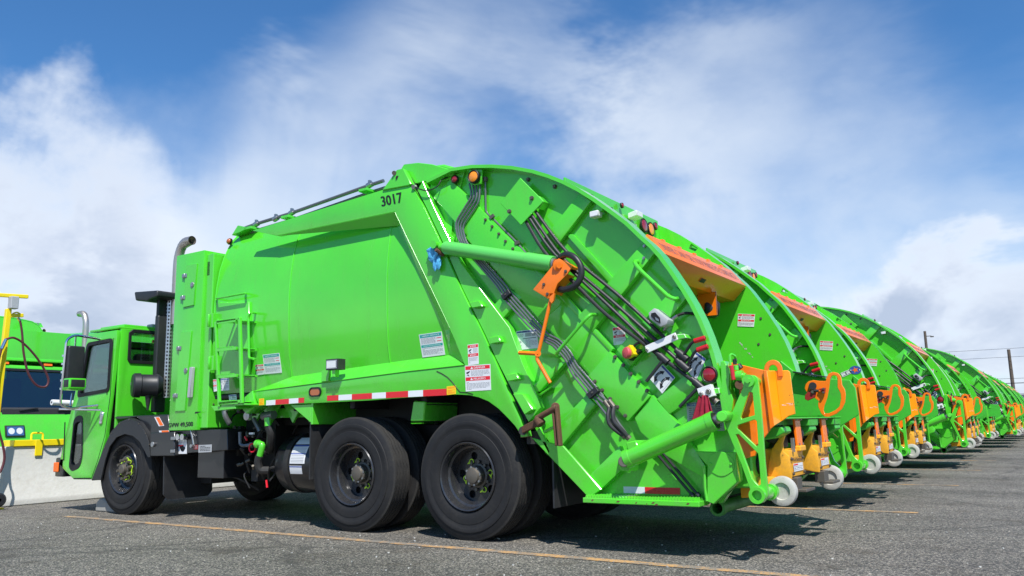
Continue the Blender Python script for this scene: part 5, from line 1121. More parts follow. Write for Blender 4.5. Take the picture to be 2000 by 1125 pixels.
# stickers on the tail side
info_sticker(TG, P3([(-3.533,1.741), (-3.324,1.744), (-3.314,1.584), (-3.528,1.579)], .103), NY)
info_sticker(TG, P3([(-3.033,1.728), (-2.890,1.728), (-2.887,1.577), (-3.029,1.574)], .103), NY)
danger_sticker(TG, P3([(-2.891,1.575), (-2.749,1.579), (-2.742,1.430), (-2.887,1.423)], .103), NY, False)
danger_sticker(TG, P3([(-2.624,1.697), (-2.518,1.700), (-2.514,1.563), (-2.620,1.557)], .103), NY, False)
def arrow_sticker(q):
    mb = MB('sticker_white'); p = Print(mb, q, NY).base().rect(.88,.02,.98,.98,'sticker_blue')
    for k, fl in ((0,1),(.44,1)):
        up = []; dn = []
        for i in range(9):
            t = i/8; u = .24+.44*t; v = .14+k+.22*(t-.5)**2*2+.10*(0); v = .12+k+.36*(t-.5)**2; up.append((u,v)); dn.append((u,v+.13))
        p.poly(up+dn[::-1], 'sticker_black'); p.poly([(.06,.34+k),(.27,.12+k),(.27,.40+k)], 'sticker_black').poly([(.84,.34+k),(.65,.12+k),(.65,.40+k)], 'sticker_black')
    for k in (.19,.63): p.lines(.30,k,.64,k+.05,1,'sticker_white',.8)
    p.lines(.1,.92,.8,.97,1)
    return part('arrow_sticker', mb, TG)
arrow_sticker(P3([(-2.313,1.288), (-2.196,1.378), (-2.103,1.278), (-2.211,1.164)], .051))
arrow_sticker(P3([(-2.025,1.349), (-1.924,1.455), (-1.857,1.402), (-1.944,1.244)], .051))
mb = MB('grey_box'); Print(mb, P3([(-2.048,1.090), (-1.778,1.097), (-1.770,0.885), (-2.042,0.882)], .103), NY).base('grey_box').rect(.02,.02,.98,.12,'sticker_blue').text('OPERATION',.1,.04,.6,.10,'sticker_white').lines(.06,.18,.94,.94,11,'sticker_black',.35); part('instruction_sticker', mb, TG)
danger_sticker(TGF, [(-2.282,2.163,1.983), (-2.115,2.163,1.962), (-2.135,2.163,1.841), (-2.294,2.163,1.860)], NY)
# pins and scars on the far inner side
mb = MB('dull_metal')
for q in ((-2.063,2.163,1.917), (-1.987,2.163,1.756), (-2.102,2.163,1.672)): mb.bolt(q, NY, .012, .008)
part('bolts', mb, TGF, kind='stuff')
mb = MB('white_worn')
rr = random.Random(21); pa = Vector((-2.292,2.163,1.700)); pb = Vector((-2.167,2.163,1.542))
for i in range(9):
    t = i/9; c = pa.lerp(pb, t+rr.uniform(0,.06)); L_ = (pb-pa)*rr.uniform(.05,.104); wd = rr.uniform(.003,.012); o_ = rr.uniform(-.012,.012); mb.add([(c.x,2.1635,c.z+o_),(c.x+L_.x,2.1635,c.z+L_.z+o_),(c.x+L_.x*.9+wd,2.1635,c.z+L_.z+o_+wd*.5),(c.x+wd,2.1635,c.z+o_+wd)],[(0,1,2,3)])
part('bare_scrape', mb, TGF, kind='stuff')
mb = MB('rust'); mb.bar((-3.418,-0.030,0.908), (-3.203,-0.080,0.984), .055, .04); mb.cyl((-3.240,-0.080,1.001), (-3.029,-0.120,1.085), .024, 14); mb.cyl((-3.233,-0.080,1.005), (-3.193,-0.080,0.954), .042, 12); mb.bar((-3.023,-0.120,1.097), (-3.003,-0.120,0.787), .022, .05); mb.bar((-3.066,-0.100,1.086), (-3.042,-0.100,0.789), .022, .05); mb.cyl((-3.047,-0.104,1.090), (-3.073,-0.060,1.091), .035, 10)
mb.mat('green_paint').prism([(-3.438,0.900), (-3.369,0.931), (-3.352,0.859), (-3.429,0.852)], -.03, .03); part('latch_hook', mb, TG, bevel=.005)
mb = MB('chassis'); mb.cyl((-3.392,-0.050,0.908), (-3.508,0.130,0.906), .035, 14); mb.box(-3.42,-3.28,.05,.3,.80,.90); part('latch_pin', mb, TG)

# --- skin between the two sides, light panel, sign box, hopper
def span(path, m='green_paint', th=.02, y0=.156, y1=W-.156):
    mb = MB(m); vs = []; n = len(path)
    for x, z in path: vs += [(x,y0,z),(x,y1,z)]
    mb.add(vs, [(2*i,2*i+1,2*i+3,2*i+2) for i in range(n-1)]); vs2 = [(v[0]-th*.7, v[1], v[2]-th) for v in vs]; mb.add(vs2, [(2*i,2*i+2,2*i+3,2*i+1) for i in range(n-1)])
    return mb
part('tailgate_roof', span([(-4.6,3.10),(-4.2,3.14),(-3.7,3.10),(-3.3,3.03),(-3.12,2.98),(-3.09,2.80),(-3.05,2.50),(-2.7,2.36),(-2.4,2.34)]), truck)
LP = part('tailgate_front_wall', span([(-4.45,3.2),(-3.6,1.3),(-3.3,.75)]), truck)
mb = MB('green_paint'); zt_ = (-3.050,1.558,3.041)[2]; mb.slab([(-3.07,.21,zt_),(-3.07,2.16,zt_),(-3.05,2.16,2.55),(-3.05,.21,2.55)], .02); lp = part('light_panel', mb, truck, bevel=.004)
ax = (1,0,.05)
def lp_at(p): return (-3.045, p[1], p[2])
for p, r, m in (((-3.050,1.894,2.894),.062,'amber_lens'),((-3.050,1.727,2.901),.062,'red_lens'),((-3.050,2.012,2.949),.034,'red_lens'),((-3.050,1.235,3.003),.022,'red_lens')):
    lamp('amber_lamp' if m == 'amber_lens' else 'red_lamp', lp_at(p), r, m, lp, ax, .015)
for y, r, m in ((.42,.062,'red_lens'),(.62,.062,'amber_lens'),(.30,.03,'red_lens'),(.85,.03,'red_lens'),(1.0,.03,'red_lens')): lamp('amber_lamp' if m == 'amber_lens' else 'red_lamp', (-3.045,y,2.9), r, m, lp, ax, .015)
q = Vector((-3.000,1.453,2.943)); mb = MB('sticker_white'); mb.obox((-3.0,q.y,q.z),(0,1,0),(1,0,.2),(0,0,1),.07,.05,.028); part('plate_lamp', mb, lp, bevel=.006)
mb = MB('sticker_white'); Print(mb, [(-3.05,q.y-.08,q.z-.06),(-3.05,q.y+.12,q.z-.06),(-3.05,q.y+.12,q.z-.18),(-3.05,q.y-.08,q.z-.18)], (1,0,0)).base().lines(.1,.2,.9,.8,2,'sticker_teal'); part('number_plate', mb, lp)
# orange sign box
yA, yB = .165, 2.155
sec = [(-2.32,2.42),(-2.18,2.245),(-2.31,2.11),(-2.62,2.10),(-2.70,2.26)]
mb = MB('orange_paint'); n = len(sec); mb.add([(x,yA,z) for x,z in sec]+[(x,yB,z) for x,z in sec], [tuple(range(n)), tuple(range(2*n-1,n-1,-1))]+[(i,i+n,(i+1)%n+n,(i+1)%n) for i in range(n)])
mb.mat('seal_black').slab([(-2.262,1.08,2.155),(-2.262,1.20,2.155),(-2.232,1.20,2.187),(-2.232,1.08,2.187)], .003, (.7,0,-.7))
sign = part('sign_box', mb, truck, bevel=.006, seg=2)
mb = MB('orange_paint')
for y in (.5,.85,1.2,1.55,1.9): mb.box(-2.345,-2.32,y-.025,y+.025,2.415,2.435); mb.cut()
part('sign_tab', mb, sign)
A = Vector((-2.32,0,2.42)); Bv = Vector((-2.18,0,2.245)); nn = Vector((.175,0,.14)).normalized()
def on(yv, t): return Vector((A.x+(Bv.x-A.x)*t, yv, A.z+(Bv.z-A.z)*t))
mb = MB('lettering_grey'); pr = Print(mb, [on(.26,.30), on(2.06,.30), on(2.06,.72), on(.26,.72)], nn, 0.0); pr.text('DRIVER CAN I SEE YOU? MAKE EYE CONTACT!', 0,0,1,1, 'lettering_grey', bold=.002); part('sign_lettering', mb, sign)
mb = MB('black_plastic'); mb.lathe((-2.40,1.55,1.98),(1,.45,-.1),[(0,.001),(0,.07),(.02,.085),(.10,.09),(.12,.075),(.14,.06),(.14,.001)],24); mb.mat('orange_paint').box(-2.44,-2.26,1.50,1.515,1.90,2.12); part('speaker', mb, sign, bevel=.004)
# inside of the hopper
mb = span([(-2.7,2.2),(-2.85,1.9),(-3.1,1.45),(-3.0,1.0)], 'green_worn'); part('packer_panel', mb, truck)
mb = span([(-3.05,1.0),(-2.9,.62),(-2.5,.46),(-2.1,.50),(-1.75,.70),(-1.5,.98)], 'green_worn'); part('hopper_floor', mb, truck, smooth=60)
mb = span([(-3.3,.75),(-3.0,.5),(-2.7,.38),(-2.0,.38),(-1.75,.56),(-1.55,.85),(-1.50,.97)], 'green_worn'); part('hopper_belly', mb, truck, smooth=60)
# sill
mb = MB('green_worn'); mb.box(-1.62,-1.48,.22,2.10,.91,.97)
for y0 in (.95,1.78): mb.box(-1.48,-1.39,y0,y0+.28,.90,.955)
mb.mat('black_paint').box(-1.62,-1.385,.24,2.08,.956,.968); part('hopper_sill', mb, truck, bevel=.008)
for y0 in (.24,.98,1.84):
    mb = MB('green_worn'); mb.prism([(-1.64,.905),(-1.40,.905),(-1.39,.865),(-1.46,.825),(-1.64,.80)], y0, y0+.20); part('sill_bracket', mb, truck, bevel=.008)

# --- tipping gear
fo = [(-1.503,1.263), (-1.472,1.257), (-1.454,1.238), (-1.452,1.219), (-1.446,1.010), (-1.446,0.674), (-1.440,0.498), (-1.443,0.454), (-1.465,0.420), (-1.499,0.406), (-1.529,0.416), (-1.552,0.447), (-1.560,0.500), (-1.608,0.662), (-1.663,0.809), (-1.701,0.918), (-1.708,0.935), (-1.702,0.972), (-1.651,1.007), (-1.563,1.174), (-1.554,1.211), (-1.539,1.248)]
fh = [[(-1.520,1.147), (-1.497,1.142), (-1.492,0.989), (-1.584,0.964), (-1.591,0.979), (-1.540,1.099)], [(-1.615,0.924), (-1.496,0.959), (-1.482,0.949), (-1.482,0.791), (-1.493,0.776), (-1.620,0.902)], [(-1.633,0.860), (-1.612,0.863), (-1.488,0.732), (-1.484,0.674), (-1.483,0.530), (-1.499,0.518), (-1.542,0.567), (-1.582,0.695)]]
for s in (1,-1):
    mb = MB('green_paint'); mb.plate(fo, fh, *sorted((yy(-.075,s), yy(-.045,s)))); fr = part('link_frame', mb, truck, bevel=.003)
    mb = MB('green_paint'); c = Vector((-1.512,-0.050,1.223)); mb.cyl((c.x,yy(-.105,s),c.z),(c.x,yy(-.02,s),c.z),.042,24); mb.cyl((c.x,yy(-.12,s),c.z),(c.x,yy(-.105,s),c.z),.019,6); mb.cyl((c.x,yy(-.04,s),c.z),(c.x,yy(.2,s),c.z),.030,12)
    mb.cut(); c = Vector((-1.503,-0.050,0.459)); mb.lathe((c.x,yy(-.115,s),c.z),(0,s,0),[(.0,.034),(.0,.055),(.06,.056),(.07,.044),(.34,.044)],24); mb.lathe((c.x,yy(-.115,s),c.z),(0,s,0),[(.0,.034),(.25,.032)],24)
    mb.cut()
    mb.lathe((c.x,yy(.17,s),c.z),(0,s,0),[(.0,.044),(.0,.056),(.05,.056),(.05,.044)],20); mb.lathe((c.x,yy(.22,s),c.z),(0,s,0),[(0,.044),(.16,.044),(.16,.001)],20)
    part('pivot_boss', mb, fr, smooth=40)
    mb = MB('white_worn'); yr = .27 if s > 0 else W-.60; mb.lathe((c.x+.06,yr-.02,c.z),(0,1,0),[(.015,.001),(.015,.055),(.0,.060),(0,.086),(.006,.100),(.045,.104),(.055,.097),(.06,.08),(.06,.001)],32); part('roller', mb, truck, smooth=35)
mb = MB('green_shaded'); c = Vector((-1.866,0.160,0.340)); mb.lathe((c.x,.12,c.z),(0,1,0),[(.10,.036),(0,.038),(0,.056),(.06,.057),(.06,.045),(1.95,.045)],24); part('cross_tube', mb, truck, smooth=40)
mb = MB('orange_paint'); mb.prism([(-1.745,1.384), (-1.503,1.313), (-1.460,1.301), (-1.441,0.891), (-1.491,0.832), (-1.540,0.792), (-1.561,0.710), (-1.638,0.689), (-1.663,0.780), (-1.680,0.851), (-1.682,0.888), (-1.646,1.130), (-1.641,1.298), (-1.737,1.323)], .10, .115); guard = part('tipper_guard', mb, truck, bevel=.003)
mb = MB('orange_paint'); mb.prism([(-1.573,1.140), (-1.548,1.139), (-1.540,0.974), (-1.533,0.792), (-1.573,0.777), (-1.640,0.932), (-1.637,0.976)], .08, .10); part('inner_plate', mb, guard)
mb = MB('orange_paint'); a = P3([(-1.459,1.302), (-1.435,1.296), (-1.411,0.912), (-1.441,0.889)], .09); mb.slab(a, .012, NY); part('guard_fold', mb, guard, bevel=.003)
mb = MB('amber_paint'); mb.slab([(-1.435,0.090,1.296), (-1.414,0.220,1.300), (-1.395,0.220,0.943), (-1.411,0.090,0.913)], .012); part('guard_fold', mb, guard, bevel=.003)
mb = MB('amber_paint'); mb.prism([(-1.415,1.300), (-1.326,1.297), (-1.312,1.284), (-1.297,0.992), (-1.342,0.979), (-1.396,0.942)], .215, .228); gp_ = part('guard_panel', mb, guard, bevel=.003)
mb = MB('sticker_black'); rr = random.Random(9)
for i in range(11):
    u = rr.gauss(.085,.02); v = rr.gauss(.13,.05); c = Vector((-1.354,0.220,1.153)); w_ = rr.uniform(.002,.010); zz = c.z-v+.05; xx = c.x+u-.03; mb.prism([(xx,zz),(xx+w_,zz+.002),(xx+w_*.8,zz+rr.uniform(.003,.008)),(xx+w_*.1,zz+.003)], .2138, .2148)
mb.mat('sticker_white')
for i in range(5):
    u = rr.uniform(.0,.08); v = rr.gauss(.12,.03); c = Vector((-1.354,0.220,1.153)); w_ = rr.uniform(.01,.03); mb.box(c.x+u-.03, c.x+u-.03+w_, .2138, .2148, c.z-v+.05, c.z-v+.05+rr.uniform(.002,.004))
part('chipped_paint', mb, gp_, kind='stuff')
cA = Vector((-1.488,0.200,1.312)); cB = Vector((-1.360,0.200,1.300)); cT = Vector((-1.418,0.200,1.376)); cc = (cA+cB)/2; rx = (cB.x-cA.x)/2; rz = cT.z-cc.z
o_ = [(cc.x+rx*math.cos(t), cc.z+rz*math.sin(t)) for t in [math.pi*i/18 for i in range(19)]]; i_ = [(cc.x+rx*.48*math.cos(t), cc.z+rz*.48*math.sin(t)) for t in [math.pi*i/18 for i in range(19)]]
mb = MB('orange_paint'); mb.prism([(o_[0][0],cc.z-.05)]+o_+[(o_[-1][0],cc.z-.05),(i_[-1][0],cc.z-.05)]+i_[::-1]+[(i_[0][0],cc.z-.05)], .20, .214); part('lifting_eye', mb, guard, bevel=.003)
# second, looped hook plate
hk = [(-1.588,1.217), (-1.576,1.252), (-1.550,1.276), (-1.508,1.284), (-1.461,1.275), (-1.407,1.271), (-1.396,1.307), (-1.375,1.336), (-1.339,1.346), (-1.302,1.334), (-1.281,1.305), (-1.278,1.267), (-1.278,1.232), (-1.259,1.196), (-1.255,1.155), (-1.265,1.086), (-1.293,1.032), (-1.342,0.992), (-1.405,0.966), (-1.439,0.969), (-1.466,0.996), (-1.486,1.051), (-1.486,1.085), (-1.476,1.101), (-1.507,1.128), (-1.538,1.165), (-1.576,1.188)]
hi = [(-1.368,1.292), (-1.355,1.312), (-1.336,1.318), (-1.316,1.310), (-1.309,1.289), (-1.315,1.213), (-1.295,1.163), (-1.295,1.115), (-1.312,1.052), (-1.346,1.023), (-1.402,0.997), (-1.436,0.998), (-1.447,1.019), (-1.438,1.057), (-1.405,1.133), (-1.384,1.215)]
mb = MB('orange_paint'); mb.plate(hk, [hi], 1.69, 1.705); hook = part('loop_hook', mb, truck, bevel=.003)
mb = MB('red_dull'); mb.prism([(-1.554,1.186), (-1.498,1.203), (-1.485,1.177), (-1.499,1.134), (-1.560,1.108), (-1.585,1.123), (-1.580,1.154)], 1.65, 1.67); mb.prism([(-1.467,1.207), (-1.407,1.214), (-1.416,1.165), (-1.434,1.168), (-1.454,1.195)], 1.66, 1.68); part('latch_paddle', mb, hook, bevel=.003)
mb = MB('black_plastic'); mb.cyl((-1.506,1.640,1.233), (-1.518,1.690,1.235), .032, 18); mb.cyl((-1.499,1.645,1.191), (-1.462,1.645,1.189), .012, 8); mb.mat('dull_metal'); mb.bolt((-1.512,1.648,1.181), NY, .015, .018); mb.bolt((-1.424,1.658,1.204), NY, .010, .012); mb.bolt((-1.427,1.658,1.174), NY, .010, .012); part('bolts', mb, hook, kind='stuff')
# mirrored plain hook for the near tipper, seen edge on behind the guard
# rotary actuators
for k in (0, 1):
    dy = .82*k
    mb = MB('yellow_worn'); side = [(-1.576,0.543), (-1.568,0.621), (-1.535,0.741), (-1.486,0.806), (-1.465,0.838), (-1.461,0.867), (-1.444,0.884), (-1.430,0.874), (-1.431,0.837), (-1.450,0.785), (-1.449,0.726), (-1.411,0.693), (-1.405,0.531), (-1.460,0.538), (-1.511,0.552)]
    if k == 0: mb.prism(side, .40, .425)
    else: mb.prism(side, .40+dy, .425+dy)
    if k == 0: mb.prism([(-1.75,.55),(-1.5,.55),(-1.5,.42),(-1.75,.40)], .30, .42)
    mb.prism([(-1.60,.745),(-1.415,.735),(-1.417,.70),(-1.41,.545),(-1.60,.535)], .43+dy, .80+dy)
    act = part('rotary_actuator', mb, truck, bevel=.012, seg=2)
    q = [(-1.4125,.43+dy,.70),(-1.4125,.78+dy,.70),(-1.4065,.78+dy,.55),(-1.4065,.43+dy,.55)]
    mb = MB('sticker_black'); p = Print(mb, q, (1,0,.03), 0.001); p.text('McNeilus', .12,.12,.92,.34, 'sticker_black', bold=.01); p.rect(.15,.42,.88,.80,'sticker_white').rect(.18,.45,.50,.52,'sticker_red',2).lines(.18,.56,.85,.78,3); part('maker_plate', mb, act)
    mb = MB('dull_metal')
    for u, v in ((.05,.18),(.93,.18),(.08,.88),(.93,.88)): c = Vector(q[0])*(1-u)*(1-v)+Vector(q[1])*u*(1-v)+Vector(q[2])*u*v+Vector(q[3])*(1-u)*v; mb.bolt(c, (1,0,0), .012, .016)
    part('bolts', mb, act, kind='stuff')
    mb = MB('black_plastic')
    for y0, x0, z0, r in ((.42,-1.53,.86,.075),(.80,-1.50,.845,.072)): mb.lathe((x0,y0+dy,z0),(0,1,0),[(0,.02),(0,r*.7),(.012,r),(.05,r),(.06,r*.85),(.08,r*.85),(.085,r),(.12,r),(.13,r*.7),(.13,.02)],24)
    mb.cyl((-1.52,.40+dy,.86),(-1.52,1.0+dy,.86),.03,12); mb.box(-1.58,-1.50,.58+dy,.72+dy,.75,.92); part('pulley', mb, act)
    mb = MB('orange_paint'); mb.slab([(-1.42,.66+dy,.965),(-1.42,.80+dy,.965),(-1.41,.80+dy,.755),(-1.41,.66+dy,.755)], .02); lk = part('link_arm', mb, act, bevel=.004)
    mb = MB('steel'); 
    for y0, z0 in ((.68,.955),(.785,.955),(.69,.77),(.785,.77)): mb.bolt((-1.417,y0+dy,z0), (1,0,0), .013, .02)
    mb.box(-1.42,-1.40,.50+dy,.53+dy,.72,.82); part('bolts', mb, lk, kind='stuff')
    mb = MB('yellow_worn'); mb.box(-1.43,-1.39,.64+dy,.80+dy,.72,.76); part('clevis', mb, act, bevel=.006)
    mb = MB('dull_metal'); mb.box(-1.46,-1.38,.45+dy,.58+dy,.45,.54); mb.box(-1.40,-1.32,.45+dy,.70+dy,.44,.46); part('foot_plate', mb, act, bevel=.004)
mb = MB('green_paint'); mb.box(-1.80,-1.62,.20,.50,.48,.80); tb = part('tail_lamp_housing', mb, truck, bevel=.012)
c = Vector((-1.62,.36,.64)); lamp('tail_lamp', c, .062, 'red_lens', tb, (1,0,0), .02)
mb = MB('green_paint'); mb.box(-1.80,-1.62,W-.5,W-.20,.48,.80); tb = part('tail_lamp_housing', mb, truck, bevel=.012); lamp('tail_lamp', (-1.62,W-.36,.64), .062, 'red_lens', tb, (1,0,0), .02)
mb = MB('chassis'); mb.box(-1.80,-1.55,.5,1.85,.50,.60); mb.box(-2.9,-2.0,.6,1.7,.36,.5); part('rear_crossmember', mb, truck, bevel=.01)
# winch tap with red handle at the rim
mb = MB('green_paint'); mb.cyl((-1.623,0.000,1.264), (-1.578,0.000,1.262), .040, 16); mb.cyl((-1.588,0.020,1.266), (-1.565,0.020,1.262), .022, 12); mb.tube(fillet([(-1.653,-0.030,1.338), (-1.653,-0.030,1.409), (-1.642,-0.020,1.418), (-1.622,0.000,1.402), (-1.630,0.020,1.378)],.03), .009, 8); mb.cyl((-1.625,0.000,1.338), (-1.624,0.000,1.306), .020, 10)
mb.mat('black_plastic').cyl((-1.630,0.000,1.374), (-1.630,0.000,1.345), .014, 8); mb.cyl((-1.642,0.000,1.372), (-1.616,0.000,1.375), .012, 8); mb.cyl((-1.615,0.020,1.341), (-1.597,0.020,1.315), .022, 10); mb.mat('rust').cyl((-1.600,-0.020,1.202), (-1.639,0.100,1.207), .032, 16)
vt = part('release_valve', mb, truck, smooth=40)
mb = MB('red_plastic'); mb.cyl((-1.646,-0.035,1.337), (-1.635,-0.035,1.234), .0155, 12); part('red_grip', mb, vt, bevel=.003)

# ---------------------------------------------------------------- the row of trucks
group = 'green refuse trucks parked in a row'
row = [
 (3.60, -0.07, 'second green refuse truck from the camera, with a round blue emblem inside its tailgate'),
 (7.58, -0.21, 'third green refuse truck in the row, right behind the one with the round emblem'),
 (11.7, 0.20, 'fourth green refuse truck, its whole ribbed tail side and lower ram showing'),
 (15.8, -0.04, 'fifth green refuse truck, just beyond the first one that sticks out of line'),
 (19.9, 0.05, 'sixth green refuse truck, squeezed in view before the second protruding truck'),
 (24.2, 0.50, 'seventh green refuse truck, second one whose ribbed tail side stands out of line'),
 (28.3, 0.38, 'eighth green refuse truck in the row, only its curved back showing'),
 (32.4, 0.42, 'ninth green refuse truck in the row, a thin curved sliver far off'),
 (36.5, 0.50, 'tenth green refuse truck in the row near the right edge'),
 (40.6, 0.55, 'eleventh green refuse truck, far down the row at the right edge'),
 (44.7, 0.60, 'farthest green refuse truck at the very end of the row')]
SK = ('number_lettering', 'weight_lettering')
yaw = random.Random(17); trucks = []
for dy, dx, lab in row:
    far = dy > 20; k_ = len(trucks)
    c = truck.copy(); COL.objects.link(c); c.location = Vector(ROOT_AT)+Vector((dx, dy, ground_z(dy))); c.rotation_euler.z = 0 if dy < 10 else yaw.uniform(-.007, .007); tag(c, lab, 'garbage truck', group)
    for ch in truck.children:
        b = ch.name.split('.')[0]
        if b in SK or (k_ in (0, 5) and b == 'loop_hook' and False) or (k_ in (4, 7, 9) and b in ('loop_hook', 'tipper_guard')): continue
        copy_tree(ch, c, SK+(('bolts','lug_nuts','wheel_nut_pointers','chipped_paint','hydraulic_pipe') if far else ()))
    trucks.append(c)
# marks that only single trucks carry
ORG = Vector(ROOT_AT)
T2 = trucks[0]
mb = MB('sticker_white'); q = [(-2.126,5.763,1.536), (-2.006,5.763,1.581), (-1.986,5.763,1.529), (-2.103,5.763,1.481)]; q = [(p[0]+.07, p[1]-3.60, p[2]) for p in q]; Print(mb, q, NY).base().rect(.06,.12,.94,.22,'sticker_black').rect(.06,.78,.94,.88,'sticker_black').rect(.42,.25,.52,.75,'sticker_black').lines(.12,.4,.9,.6,1,'sticker_grey'); part('side_sticker', mb, T2, label='small white sticker with black print')
mb = MB('sticker_blue'); c0 = Vector((-1.939,5.763,1.567))-Vector((-.07,3.60,0)); mb.prism([(c0.x+.075*math.cos(t), c0.z+.055*math.sin(t)) for t in [2*math.pi*i/24 for i in range(24)]], c0.y-.003, c0.y)
mb.mat('sticker_orange').prism([(c0.x+(.045 if i % 2 else .018)*math.cos(math.pi*i/5), c0.z+(.040 if i % 2 else .016)*math.sin(math.pi*i/5)) for i in range(10)], c0.y-.005, c0.y-.003); mb.mat('sticker_white')
for dx in (-.055, .055): mb.prism(ring_poly(.008, 8, c0.x+dx, c0.z), c0.y-.005, c0.y-.003)
part('round_emblem', mb, T2, label='round blue sticker with an orange star shape')
T4 = trucks[2]
for cx_, cz_, l_, an in ((-2.30,2.30,.16,-1.0),(-2.12,2.02,.20,-1.1),(-2.17,1.86,.10,-1.1)):
    mb = MB('black_plastic'); c = Vector((cx_,-.002 if 0 else .05,cz_)); d = Vector((math.cos(an),0,math.sin(an))); mb.obox(c+Vector((.02,0,.02)), d, (0,1,0), d.cross(Vector((0,1,0))), l_/2, .035, .006); part('rubber_pad', mb, T4, bevel=.003)
for (x, y), lab in (((-19.9,2.16), 'green refuse truck facing the camera behind the concrete barrier, windscreen and headlight showing'), ((-19.9,5.6), 'green refuse truck beyond the barrier, almost hidden behind the cab of the nearest truck')):
    c = truck.copy(); COL.objects.link(c); c.location = (x, y, 0); c.rotation_euler.z = math.pi; tag(c, lab, 'garbage truck', 'green refuse trucks parked nose on behind the barrier')
    for ch in truck.children:
        b = ch.name.split('.')[0]
        if b in ('muffler', 'air_intake_snorkel', 'loop_hook'): continue
        n_ = copy_tree(ch, c, SK+('bolts','lug_nuts'))
        if b == 'exhaust_stack': n_.location.y = -.42

# ---------------------------------------------------------------- loose things
# blue glove on the ram end
ORG = Vector((0,0,0)); g0 = Vector((-4.299,-0.040,2.463))
def blob_mesh(m, pts, n=10):
    mb = MB(m)
    for p, r, q in pts: mb.tube(curve([p, (Vector(p)+Vector(q))/2+Vector((0,-.008,.004)), q],4), r, n)
    return mb
mb = MB('blue_glove'); rr = random.Random(8); NU, NV = 22, 12
for oi, (off, sx_, sz_, sy_) in enumerate((((-.01,0,.03),.060,.085,.035),((.045,-.005,-.06),.022,.065,.018),((.01,-.01,-.075),.018,.06,.016),((-.055,.0,.07),.035,.022,.016))):
    vs = []
    for j in range(NV+1):
        th = math.pi*j/NV
        for i in range(NU):
            ph = 2*math.pi*i/NU; k_ = 1+.22*math.sin(5*ph+th*3+oi)*math.sin(th)+.14*math.sin(9*ph-th*7)*math.sin(th)+rr.uniform(-.07,.07)
            vs.append(g0+Vector(off)+Vector((sx_*math.sin(th)*math.cos(ph)*k_, sy_*math.sin(th)*math.sin(ph)*k_, sz_*math.cos(th))))
    mb.add(vs, [(j*NU+i, j*NU+(i+1)%NU, (j+1)*NU+(i+1)%NU, (j+1)*NU+i) for j in range(NV) for i in range(NU)])
gl = thing('work_glove', mb, g0, 'crumpled light blue glove stuck on the end of the upper ram', 'glove', smooth=28)
# red rag
r0 = Vector((-1.859,-0.050,1.118)); mb = MB('red_cloth'); NX, NZ = 16, 18; vs = []
tl, tr_, bl, br = Vector((-1.885,-0.055,1.139)), Vector((-1.822,-0.055,1.136)), Vector((-1.957,-0.055,0.929)), Vector((-1.766,-0.055,0.976)); tail = Vector((-1.866,-0.055,0.857))
for j in range(NZ+1):
    v = j/NZ
    for i in range(NX+1):
        u = i/NX; L = tl.lerp(bl, v); R_ = tr_.lerp(br, v); p = L.lerp(R_, u); p = p+Vector((0,-.03*abs(math.sin(u*10+v*1.4))*(.3+v)-.01, -.10*v*math.exp(-((u-.45)/.2)**2)+.05*v*math.cos(u*6)*-.5)); vs.append(p)
mb.add(vs, [(j*(NX+1)+i, j*(NX+1)+i+1, (j+1)*(NX+1)+i+1, (j+1)*(NX+1)+i) for j in range(NZ) for i in range(NX)])
rag = thing('cleaning_rag', mb, r0, 'dark red rag hanging from the white bracket on the tailgate', 'rag', smooth=80)
so = rag.modifiers.new('thick', 'SOLIDIFY'); so.thickness = .006
# wheel chock
mb = MB('chock_concrete'); mb.prism([((-9.900,-0.018)[0],0),((-9.891,0.101)),((-9.828,0.159)),((-9.727,0.162)),((-9.357,0.010)[0],0)], .16, .34); thing('wheel_chock', mb, (-9.55,.14,0), 'pale concrete chock wedged against the front tyre of the nearest truck', 'wheel chock', bevel=.015)
# concrete barriers
secb = [(-.30,0),(-.30,.08),(-.16,.32),(-.10,.80),(.10,.80),(.16,.32),(.30,.08),(.30,0)]
labs = ['concrete barrier segment with the yellow bracket on top, at the left edge', 'concrete barrier segment behind the front wheel of the nearest truck', 'concrete barrier segment glimpsed under the nearest truck', 'farther concrete barrier segment beneath the second truck in the row', 'concrete barrier segment nearest the camera, left of the yellow post']
for i, (y0, y1) in enumerate(((-2.2,1.75),(1.78,5.75),(5.78,9.75),(9.78,13.75),(-6.2,-2.23))):
    mb = MB('concrete'); bx = -12.08; mb.add([(bx+a,y0,b) for a, b in secb]+[(bx+a,y1,b) for a, b in secb], [tuple(range(8)), tuple(range(15,7,-1))]+[(j,j+8,(j+1)%8+8,(j+1)%8) for j in range(8)])
    thing('concrete_barrier', mb, (bx,(y0+y1)/2,0), labs[i], 'barrier', 'concrete barriers in front of the trucks', bevel=.015)
# yellow bracket on barrier
global_b = MB('yellow_paint'); X = -11.98; a = Vector((-11.980,0.113,0.808)); b = Vector((-11.980,0.859,0.803)); global_b.box(X-.27,X+.03,a.y,1.70,.80,.885); 
c = Vector((-11.950,0.452,0.782)); global_b.box(X+.03,X+.05,c.y-.05,c.y+.05,.66,.885); yb = thing('barrier_bracket', global_b, (X,.7,.8), 'yellow steel bracket bar clamped over the top of the barrier', 'bracket', bevel=.005)
mb = MB('yellow_paint'); c0 = Vector((-12.050,0.408,0.846)); c1 = Vector((-12.050,0.568,0.847)); mb.tube(fillet([(X-.1,c0.y,.87),(X-.1,c0.y,.98),(X-.1,c1.y,.98),(X-.1,c1.y,.87)],.03), .014, 8); part('handle', mb, yb)
